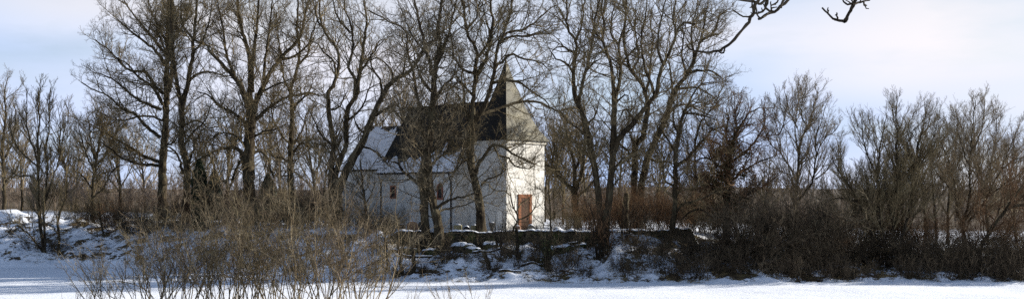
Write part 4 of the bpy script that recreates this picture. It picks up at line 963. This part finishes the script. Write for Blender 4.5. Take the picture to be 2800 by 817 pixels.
    small = bush('low_scrub', 'x', 'scrub', 0, 300, 620, 26, 1.35, .95, TWIGD, None, None, 0, rad=.012, nn=(8, 5), ang=(25, 70), up=.03, base=.55, rt=.010, lm=.4); sf = [True]
    def putl(u, Y, s, lab):
        X = (u-1400)/F*Y; loc = (X, Y, hz(X, Y)-.08)
        if sf[0]: o = small; sf[0] = False; o.location = loc; o.scale = (s, s, s); tag(o, lab, None, G4)
        else: dup(small, loc, rng.uniform(0, 6.28), s, lab, G4)
    desc = [(90, 94.5, 1.2, 'at the left tree foot, left side'), (140, 94.0, 1.3, 'at the left tree foot, right side'), (170, 94.5, 1.0, 'right of the left tree foot'), (1092, 77.3, 1.0, 'at the foot of the thin bank saplings'), (1150, 78.3, .9, 'below the central twin trunks, left'),
            (1225, 80.3, 1.2, 'against the wall right of the central tree'), (1290, 79.3, 1.0, 'below the single trunk tree'), (1345, 77.3, 1.0, 'around the leaning stump'), (1430, 78.3, 1.2, 'left of the ivy-wrapped stump'), (1475, 80.3, 1.4, 'above the ivy-wrapped stump by the wall'),
            (1520, 76.8, 1.2, 'right of the ivy-wrapped stump'), (1560, 78.3, 1.4, 'between the stump and the coppice'), (1600, 76.3, 1.1, 'left foot of the coppice'), (1690, 76.3, 1.2, 'right foot of the coppice'), (1720, 75.1, 1.3, 'nearest the field right of the coppice'), (1740, 78.3, 1.5, 'above the field right of the coppice'),
            (1780, 76.3, 1.6, 'left of the slim wavy tree foot'), (1790, 80.3, 1.5, 'by the wall left of the slim wavy tree'), (1835, 75.3, 1.6, 'in front of the slim wavy tree foot'), (1850, 78.3, 1.7, 'right of the slim wavy tree foot'), (1885, 75.3, 1.8, 'front left of the dark thicket'), (1900, 79.3, 1.6, 'at the right end of the stone wall'),
            (1940, 74.8, 1.6, 'front of the thicket below the ivy tree'), (1990, 75.1, 1.7, 'front of the thicket right below the ivy'), (2040, 74.8, 1.6, 'front of the thicket, left of the tall mound'), (2090, 75.1, 1.7, 'front of the tall mound, left'), (2140, 74.8, 1.6, 'front of the tall mound, middle'), (2190, 75.1, 1.7, 'front of the tall mound, right'),
            (2240, 74.8, 1.5, 'field edge below the lone tree, right'), (2290, 75.1, 1.5, 'field edge below the arching stem tip'), (2340, 75.0, 1.4, 'field edge below the arching stem'), (2470, 75.3, 1.3, 'field edge right of the many-stemmed tree'), (2520, 75.1, 1.4, 'field edge in the gap of the right clump'),
            (2570, 75.3, 1.5, 'field edge left of the short dark trunk'), (2620, 75.3, 1.6, 'field edge below the short dark trunk'), (2670, 75.5, 1.6, 'field edge right of the short dark trunk'), (2720, 75.3, 1.8, 'field edge under the bending tree'), (2770, 75.5, 1.8, 'field edge close to the right picture edge'), (2820, 75.3, 1.8, 'field edge cut by the right picture edge')]
    for u, Y, s, w in desc: putl(u, Y, s, 'low dark tangled scrub, '+w)
    # coppice and stumps on the bank
    X = (1645-1400)/F*79.5; bush('coppice_shrub', 'dark upright coppice of many close stems in the middle of the right bank', 'shrub', X, 79.5, 700, 22, 4.6, .24, TWIGR, None, BARKD, None, rad=.06, nn=(7, 5, 3), ang=(15, 50), base=.6, up=.08)
    X = (1705-1400)/F*82; bush('coppice_shrub', 'smaller open coppice of thin dark stems right of the big coppice by the wall', 'shrub', X, 82, 701, 12, 3.6, .4, TWIGR, None, BARKD, None, rad=.04, nn=(6, 4, 3), ang=(15, 50), base=.4)
    X = (1365-1400)/F*82; bush('coppice_shrub', 'leaning olive stems before the wall below the tower corner', 'shrub', X, 82, 702, 9, 3.2, .4, TWIGO, None, BARKD, None, rad=.05, nn=(6, 4, 3), ang=(18, 55), base=.4)
    X = (1495-1400)/F*79.8; bush('coppice_shrub', 'bush of pale olive twigs above the ivy-wrapped stump', 'shrub', X, 80.3, 703, 9, 3.6, .35, TWIGO, None, TWIGD, None, rad=.03, nn=(6, 4, 3), ang=(18, 55), base=.3)
    for i, (u, Y, H, n, lab) in enumerate([(1420, 81.5, 2.6, 8, 'thin olive shoots against the wall left of the ivy-wrapped stump'), (1565, 82.5, 2.8, 9, 'leafless bush against the wall left of the big coppice'), (1760, 82, 3.4, 10, 'leafless bush hiding the wall right of the small coppice'),
                                           (1880, 82, 3.6, 12, 'leafless dark bush hiding the right end of the stone wall'), (1075, 82.5, 2.8, 12, 'olive bush hiding the left end of the stone wall'), (1030, 81, 3.0, 10, 'olive bush left of the end of the stone wall'), (1240, 82.6, 2.0, 8, 'sparse bush at the wall between the central tree and the single trunk'), (1735, 79, 3.2, 10, 'open dark bush on the bank between coppice and slim wavy tree'),
                                           (1108, 80.2, 2.6, 12, 'brown bush on the bank left of the central twin trunk foot'), (1222, 80.6, 2.9, 14, 'brown bush on the bank right of the central twin trunk foot'), (1375, 79.5, 3.0, 13, 'upright brown bush on the bank below the tower corner'),
                                           (1470, 78.6, 2.4, 11, 'brown bush just left of the ivy-wrapped stump'), (1560, 78.8, 2.4, 11, 'brown bush between the ivy-wrapped stump and the big coppice'), (1140, 82.9, 1.7, 10, 'low twiggy bush against the wall at the left foot of the central tree'), (1205, 83.2, 1.5, 9, 'low twiggy bush against the wall right of the central tree foot'), (1300, 83.2, 2.1, 10, 'low bush against the wall in line with the single trunk'),
                                           (1395, 83, 1.9, 10, 'low bush against the wall left of the door'), (1470, 83, 2.0, 10, 'low bush against the wall right of the door'), (1525, 82.6, 2.6, 11, 'bush against the wall right of the tower, left of its taller neighbour'), (1600, 82.8, 2.6, 12, 'dense bush masking the wall just left of the big coppice'), (1830, 82, 2.8, 12, 'leafless bush at the wall behind the slim wavy tree foot')]):
        X = (u-1400)/F*Y; bush('bank_bush', lab, 'bush', X, Y, 640+i, n, H, .55, (TWIGF if Y < 81 else TWIGO) if u < 1580 else TWIGD, None, TWIGD, None, rad=.028, nn=(8, 5, 3), ang=(22, 60), up=.06, base=.45, rt=.009, kink=.16)
    def stump(name, lab, u, v, Y, h, r, lean, seed, leafy=0, cat='stump'):
        rg = np.random.default_rng(seed); X = (u-1400)/F*Y; z = hz(X, Y); root = empty(name, (X, Y, z), lab, cat); g = Geo()
        t = np.linspace(0, 1, 9); pts = np.stack([lean*t*h+.05*rg.normal(size=9), .06*rg.normal(size=9), -.2+t*(h+.2)], 1)
        tubes(g, pts[None], (r*(1.25-.5*t)*(1+.12*rg.normal(size=9)))[None], 9, rg, .12); g.build('trunk', BARKD if leafy else BARK, root, True)
        g = Geo(); p, d, q, tt = sample(rg, pts[None], (r*.4*np.ones(9))[None], 10, .3); D = fork(rg, d, 30, 80)
        a, b = walk(rg, p, D, rg.uniform(.4, 1.1, 10)*(h*.45), 5, .2, .1, np.full(10, .03), np.full(10, .006)); tubes(g, a, b, 4); twigs(rg, g, a, b, np.full(10, .4), (5, 4), .2, .1, (25, 65), .009, 2); g.build('shoots', TWIG, root)
        if leafy:
            g = Geo(); k = leafy; f = rg.random(k); c = np.stack([np.interp(f, t, pts[:, 0]), np.interp(f, t, pts[:, 1]), f*h], 1)+rg.normal(0, r*1.1, (k, 3))*np.array([1, 1, .4]); leaves(g, rg, c, .07); g.build('ivy', IVY, root)
        return root
    stump('dead_stump', 'thick dark ivy-wrapped stump standing low on the bank below the tower', 1497, 755, 78.2, 2.1, .24, .02, 1, 900)
    stump('sapling', 'thin slanting young trunk on the bank, left of three below the chapel', 1105, 772, 77.4, 2.6, .10, -.22, 2, 0, 'sapling')
    stump('sapling', 'grey curved young trunk on the bank, right of three below the chapel', 1135, 765, 77.8, 3.2, .12, -.06, 3, 0, 'sapling')
    stump('sapling', 'short young trunk among olive shoots on the bank, leftmost below the chapel', 1058, 770, 78, 2.9, .11, -.05, 4, 0, 'sapling')
    stump('dead_stump', 'short leaning stump on the bank below the single trunk tree', 1341, 760, 78.2, 1.3, .16, -.35, 5)
    stump('sapling', 'dark young trunk right of the ivy-wrapped stump, slanting', 1418, 735, 80, 2.4, .13, -.1, 6, 200, 'sapling')
    stump('sapling', 'crooked young trunk below the bank crest right of the pale stemmed small tree', 283, 690, 98, 3.2, .10, -.15, 7, 0, 'sapling')
    stump('dead_stump', 'tall dead trunk standing left of the close twin trunks behind the wall', 1712, 620, 91, 3.4, .30, 0, 8, 0, 'stump')
    # logs and stones on the bank
    for i, (u, Y, L_, r_, a, lab) in enumerate([(1125, 80.5, 3.2, .11, 8, 'fallen branch lying on snow below the chapel nave'), (1455, 78.2, 1.8, .10, 20, 'dark fallen log at the foot of the bank left of the ivy-wrapped stump'), (1395, 76.3, 1.6, .11, -6, 'dark log half buried in snow near the field, lowest on the bank'), (1330, 80.5, 2.4, .10, 30, 'slanting fallen branch above the leaning stump')]):
        rg = np.random.default_rng(40+i); X = (u-1400)/F*Y; t = np.linspace(-.5, .5, 9); px = X+t*L_*math.cos(R(a)); py = Y+t*L_*math.sin(R(a)); pz = np.array([hz(x, y) for x, y in zip(px, py)]); pz = np.maximum(pz, np.mean(pz))+r_*.5
        root = empty('fallen_log', (X, Y, float(pz.mean())), lab, 'log'); g = Geo(); pts = np.stack([px, py, pz], 1)-np.array(root.location); tubes(g, pts[None], (r_*(1.1-.6*(t+.5)))[None], 8, rg, .12); g.build('trunk', BARKD, root, True)
        g = Geo(); tubes(g, (pts+np.array([0, 0, r_*.75]))[None], (r_*.55*(1.1-.6*(t+.5)))[None], 6, rg, .2); g.build('snow_cap', SNOW, root, True)
    import bmesh
    for i, (u, Y, s, lab) in enumerate([(1180, 82.6, .5, 'boulder close below the central twin trunks'), (1265, 82.3, .75, 'biggest boulder, below the wall left of the single trunk'), (1290, 81.6, .5, 'boulder just right of the biggest one'), (1515, 82.8, .7, 'large dark boulder under the wall right of the door'), (1545, 82, .55, 'lower boulder right of the dark one'),
                                       (1340, 83, .5, 'boulder touching the wall below the tower corner'), (1110, 81.8, .55, 'boulder near the left end of the wall'), (1575, 83, .6, 'boulder under the wall left of the coppice'), (20, 106, 1.3, 'broad pale heap-like boulder at the left picture edge on the bank crest')]):
        rg = np.random.default_rng(60+i); X = (u-1400)/F*Y; z = hz(X, Y); bm = bmesh.new(); bmesh.ops.create_icosphere(bm, subdivisions=3, radius=s)
        for v in bm.verts:
            c = v.co.copy(); n = 1+.35*float(fbm(c.x*1.8/s+i*3, c.y*1.8/s+c.z*2.3/s, 50+i)); v.co = Vector((c.x*1.5*n, c.y*n, c.z*.62*n))
        me = bpy.data.meshes.new('boulder'); bm.to_mesh(me); bm.free(); me.materials.append(RUBBLE if i < 8 else SNOW)
        root = empty('snowy_boulder', (X, Y, z), 'snow capped '+lab, 'boulder'); o = bpy.data.objects.new('rock', me); COL.objects.link(o); o.parent = root; o.location = (0, 0, s*.15)
        V = np.array([v.co for v in me.vertices]); Nn = V[:, 2] > -.02*s; me2 = me.copy(); me2.materials.clear(); me2.materials.append(SNOW); me2.shade_smooth()
        b2 = bmesh.new(); b2.from_mesh(me2); bmesh.ops.delete(b2, geom=[v for v in b2.verts if v.normal.z < .45+.35*float(vnoise(v.co.x*3/s, v.co.y*3/s, i))], context='VERTS')
        for v in b2.verts: v.co += Vector((0, -.02, .07+.02*float(rg.normal())))
        b2.to_mesh(me2); b2.free(); o2 = bpy.data.objects.new('snow_cap', me2); COL.objects.link(o2); o2.parent = root; o2.location = (0, 0, s*.15)
shrubs()

def conifers():
    for i, (u, Y, zt, w, mat, lab, name, taper) in enumerate([(545, 95, 436, 15, NEEDLE, 'narrow black-green cypress standing right of the forked tree', 'cypress', .28), (586, 112, 462, 24, NEEDLEG, 'dull blue-green conifer just right of the narrow cypress', 'conifer', .9), (733, 110, 476, 27, NEEDLEG, 'olive-green bushy conifer behind and right of the massive trunk', 'conifer', .8), (1925, 86, 0, 0, IVYO, '', '', 0)][:3]):
        rg = np.random.default_rng(80+i); X = (u-1400)/F*Y; z = hz(X, Y); H = CH-(zt-HV)/F*Y-z; W = w/F*Y
        root = empty(name, (X, Y, z), lab, 'conifer'); g = Geo(); g2 = np.array([[0, 0, -.1], [0, 0, H*.5], [0, 0, H*.95]]); tubes(g, g2[None], np.array([[.12, .07, .02]]), 7); g.build('trunk', BARKD, root)
        k = 14000; f = rg.random(k)**.8; a = rg.uniform(0, 6.283, k); pro = np.minimum(1, ((1-f)/taper)**.65)*(.55+.45*np.minimum(1, f*6)); lump = 1.25+.25*vnoise(a*2.2+3, f*H*1.6, 8+i)+.15*rg.normal(size=k)
        rr = W*pro*lump*rg.random(k)**.3; C = np.stack([rr*np.cos(a), rr*np.sin(a), f*H], 1); g = Geo(); leaves(g, rg, C, .12); g.build('crown', mat, root)
conifers()

def near_tree():
    """the tree the camera stands under: trunk beside the camera, two boughs dipping into the top of the view"""
    rng = np.random.default_rng(7); Y = 9.0; tx, ty = 7.6, 7.0; z = hz(tx, ty)
    root = empty('overhanging_tree', (tx, ty, z), 'near tree whose dark knobbly boughs hang into the top right of the view', 'tree'); org = np.array([tx, ty, z])
    g = Geo(); pts = np.array([[tx, ty, z-.2], [tx+.05, ty, z+2], [tx-.05, ty+.1, z+4.5], [tx-.3, ty+.3, 9.4]])-org; pts = smooth_path(pts, .4); tubes(g, pts[None], np.linspace(.34, .2, len(pts))[None], 12, rng, .06); g.build('trunk', BARK, root, True)
    limb = smooth_path(np.array([[tx-.3, ty+.3, 9.3], [6.2, 8.2, 9.6], [4.8, 8.8, 9.45], [3.9, 9, 9.1], [3.0, 9.1, 8.75]])-org, .3); g = Geo(); tubes(g, limb[None], np.linspace(.15, .045, len(limb))[None], 9, rng, .08); g.build('limb', BARK, root, True)
    def bough(name, lines, knob):
        g = Geo()
        for r0, r1, uv, dy in lines:
            ps = np.array([P(u, v, Y+d) for (u, v), d in zip(uv, np.linspace(0, dy, len(uv)))]); p = smooth_path(ps-org, .05); m = len(p)
            p[1:-1] += rng.normal(0, .0035, (m-2, 3)); rr = np.linspace(r0, r1, m)/F*Y*(1+rng.normal(0, .10, m)); tubes(g, p[None], rr[None], 7, rng, .08)
            idx = rng.integers(1, m-1, knob*max(1, m//12)); d = unit(p[idx+1]-p[idx]); D = fork(rng, d, 40, 80)
            a, b = walk(rng, p[idx], D, rng.uniform(.02, .07, len(idx)), 3, .3, .1, np.full(len(idx), .007), np.full(len(idx), .004)); tubes(g, a, b, 5)
        g.build(name, BARKD, root, True)
    bough('bough', [
        (6, 4, [(2290, -330), (2210, -90), (2160, -5), (2135, 18), (2118, 33), (2098, 40), (2085, 48), (2075, 52)], .4),
        (4.5, 3.2, [(2160, -20), (2140, 5), (2136, 22)], .1), (3.6, 2.4, [(2118, 33), (2095, 25), (2092, 8), (2110, -20)], .1),
        (4.2, 3, [(2110, -70), (2095, -10), (2080, 10), (2070, 8), (2050, 3), (2010, -2)], .1),
        (5, 4, [(2090, -60), (2076, -5), (2066, 12), (2062, 30), (2060, 38), (2052, 48), (2048, 62), (2030, 82), (2008, 108), (1992, 122), (1978, 130), (1970, 140)], .3),
        (3.6, 2.2, [(1970, 140), (1950, 142), (1925, 142), (1902, 139), (1886, 134), (1880, 124)], .2), (2.4, 2, [(1992, 124), (1984, 132), (1978, 143), (1972, 146), (1968, 138)], .05),
        (3, 1.8, [(2050, 46), (2040, 47), (2022, 42), (2002, 27)], .1), (3, 2.4, [(2061, 36), (2078, 36), (2092, 26), (2098, 10), (2100, -10)], .1), (2.4, 1.8, [(2078, 50), (2070, 40), (2066, 20), (2072, 0)], .1),
        (2.6, 1.8, [(2086, 48), (2100, 38), (2112, 30)], .1), (2.4, 1.5, [(2062, 14), (2055, 18), (2050, 22)], .05), (2.6, 2, [(2060, 36), (2056, 20), (2056, 0), (2050, -30)], .1),
        (2.2, 1.4, [(2110, 30), (2108, 15), (2108, 5)], .05), (2.6, 2, [(2110, 15), (2125, 5), (2135, -10)], .1)], 1)
    bough('bough', [
        (6, 5, [(2420, -330), (2370, -120), (2345, -20), (2335, 8), (2328, 22), (2322, 36), (2314, 50), (2310, 60)], .3),
        (4, 2.4, [(2310, 60), (2295, 57), (2280, 50), (2262, 36), (2248, 22)], .2), (2.6, 1.8, [(2290, 55), (2289, 44), (2288, 36)], .05), (2.4, 1.5, [(2264, 36), (2266, 28)], .0),
        (3.4, 2.2, [(2330, 12), (2345, 8), (2362, 4), (2378, 1)], .1), (3, 2, [(2333, 8), (2318, 12), (2308, 5), (2302, -8), (2290, -30)], .1), (2.4, 1.6, [(2360, 5), (2362, 12), (2370, 16)], .05), (2.4, 1.6, [(2335, 10), (2325, -2), (2318, -14)], .1)], 1)
near_tree()

def far_wood():
    rng = np.random.default_rng(123)
    def wood(name, lab, n, u0, u1, Y0, Y1, H, mat, seed, k1=10, k2=7, rt=.03):
        rg = np.random.default_rng(seed); Y = rg.uniform(Y0, Y1, n); u = rg.uniform(u0, u1, n); X = (u-1400)/F*Y; Z = hgt(X, Y)[0]
        Hh = H*rg.uniform(.65, 1.15, n)*(1+.38*fbm(X*.035, Y*.02, seed)); g = Geo()
        D = np.stack([rg.normal(0, .06, n), rg.normal(0, .06, n), np.ones(n)], 1)
        pts, rd = walk(rg, np.stack([X, Y, Z-.1], 1), D, Hh*.8, 5, .06, .05, Hh*.014, Hh*.004); tubes(g, pts, rd, 4)
        p, d, q, t = sample(rg, pts, rd, k1, .15); DD = fork(rg, d, 22, 60); L = np.repeat(Hh, k1)*.36*(1.25-.7*t)*rg.uniform(.6, 1.1, n*k1)
        a, b = walk(rg, p, DD, L, 4, .13, .12, np.maximum(q*.5, rt), np.full(len(p), rt*.6)); tubes(g, a, b, 3)
        twigs(rg, g, a, b, L*.42, (k2, 4), .14, .1, (20, 60), rt*.8, 2, 1.6)
        o = g.build(name, mat); tag(o, lab, 'woodland', None, 'stuff')
    wood('distant_wood', 'far brown bare woodland forming a low band on the horizon behind the chapel', 760, -200, 3000, 230, 420, 9.5, FARW, 1, 9, 5, .05)
    wood('brown_copse', 'mass of reddish brown bare copse behind the left snow bank', 150, -60, 900, 125, 175, 4.6, FARW, 2, 14, 9, .02)
    wood('brown_copse', 'mass of reddish brown bare copse right of the chapel behind the tree trunks', 150, 1500, 2950, 108, 165, 4.6, FARW, 3, 12, 8, .02)
far_wood()

def dry_grass():
    rng = np.random.default_rng(55); n = 5200
    u = rng.uniform(0, 2800, n); yb = np.interp(u, US, YB); yt = np.interp(u, US, YT); Y = yb+(yt-yb)*rng.uniform(.04, 1.0, n); X = (u-1400)/F*Y
    keep = (fbm(X*.6, Y*.8, 61) > .05) & ~((np.abs(Y-84.55) < .5) & (u > 1070) & (u < 1920)); X, Y = X[keep], Y[keep]; Z = hgt(X, Y)[0]; C = np.repeat(np.stack([X, Y, Z], 1), 9, axis=0)
    N = len(C); C[:, :2] += rng.normal(0, .13, (N, 2)); D = np.stack([rng.normal(0, .5, N), rng.normal(0, .5, N), np.ones(N)], 1); L = rng.uniform(.10, .38, N)
    g = Geo(); pts, rd = walk(rng, C, D, L, 2, .25, -.25, np.full(N, .010), np.full(N, .003)); tubes(g, pts, rd, 3, point=True)
    tag(g.build('dry_grass', GRASS), 'dry grass and dead stalks poking out of the snowy bank', 'grass', None, 'stuff')
dry_grass()
# END_TREES

# ================================================================== LIGHT, SKY, CAMERA
def light_and_sky():
    az, el = R(SUN_AZ), R(SUN_EL)
    d = Vector((math.cos(az)*math.cos(el), math.sin(az)*math.cos(el), math.sin(el)))
    s = bpy.data.lights.new('sun', 'SUN'); s.energy = 5.0; s.angle = R(.5); s.color = (1.0, .93, .82)
    so = bpy.data.objects.new('sun', s); COL.objects.link(so); so.rotation_euler = (-d).to_track_quat('-Z', 'Y').to_euler(); so.location = (60, 60, 60)
    w = bpy.data.worlds.new('World'); scene.world = w; w.use_nodes = True; nt = w.node_tree; bg = nt.nodes['Background']
    sky = nt.nodes.new('ShaderNodeTexSky'); sky.sky_type = 'NISHITA'; sky.sun_disc = False; sky.sun_elevation = el; sky.sun_rotation = math.pi/2-az
    sky.air_density = 1.0; sky.dust_density = .6; sky.ozone_density = 1.6
    tc = nt.nodes.new('ShaderNodeTexCoord'); mp = nt.nodes.new('ShaderNodeMapping'); mp.inputs['Scale'].default_value = (1.6, 1.6, 6.5); mp.inputs['Location'].default_value = (2.3, .4, .2)
    nt.links.new(tc.outputs['Generated'], mp.inputs[0])
    n = node(nt, 'ShaderNodeTexNoise', Scale=2.3, Detail=7.0, Roughness=.55); nt.links.new(mp.outputs[0], n.inputs['Vector'])
    r = ramp(nt, n.outputs[0], [(.36, .62), (.58, 1)])
    # cloud cover thins towards the zenith
    sp = node(nt, 'ShaderNodeSeparateXYZ'); nt.links.new(tc.outputs['Generated'], sp.inputs[0])
    zr = ramp(nt, sp.outputs[2], [(.0, 1.0), (.13, .95), (.32, .08)])
    f = node(nt, 'ShaderNodeMath', operation='MULTIPLY'); nt.links.new(r.outputs[0], f.inputs[0]); nt.links.new(zr.outputs[0], f.inputs[1])
    n2 = node(nt, 'ShaderNodeTexNoise', Scale=1.1, Detail=2.0); nt.links.new(mp.outputs[0], n2.inputs['Vector'])
    cc = ramp(nt, n2.outputs[0], [(.33, (4.2, 5.5, 8.4)), (.5, (6.1, 6.6, 8.1)), (.66, (7.9, 7.5, 7.8))])
    mx = node(nt, 'ShaderNodeMix', data_type='RGBA'); nt.links.new(f.outputs[0], mx.inputs[0]); nt.links.new(sky.outputs[0], mx.inputs[6]); nt.links.new(cc.outputs[0], mx.inputs[7])
    nt.links.new(mx.outputs[2], bg.inputs['Color']); bg.inputs['Strength'].default_value = .066
    cam = bpy.data.cameras.new('camera'); co = bpy.data.objects.new('camera', cam); COL.objects.link(co); scene.camera = co
    co.location = (0, 0, CH); co.rotation_euler = (R(90), 0, 0); cam.sensor_fit = 'HORIZONTAL'; cam.sensor_width = 36; cam.lens = 36*F/2800
    cam.shift_y = (HV-408.5)/2800; cam.clip_end = 6000; cam.clip_start = .1
    v = scene.view_settings; v.view_transform = 'Standard'; v.look = 'None'; v.exposure = .98; v.gamma = 1; v.use_curve_mapping = False
light_and_sky()
scene.cycles.use_denoising = False
scene.render.resolution_x = 1024; scene.render.resolution_y = 298
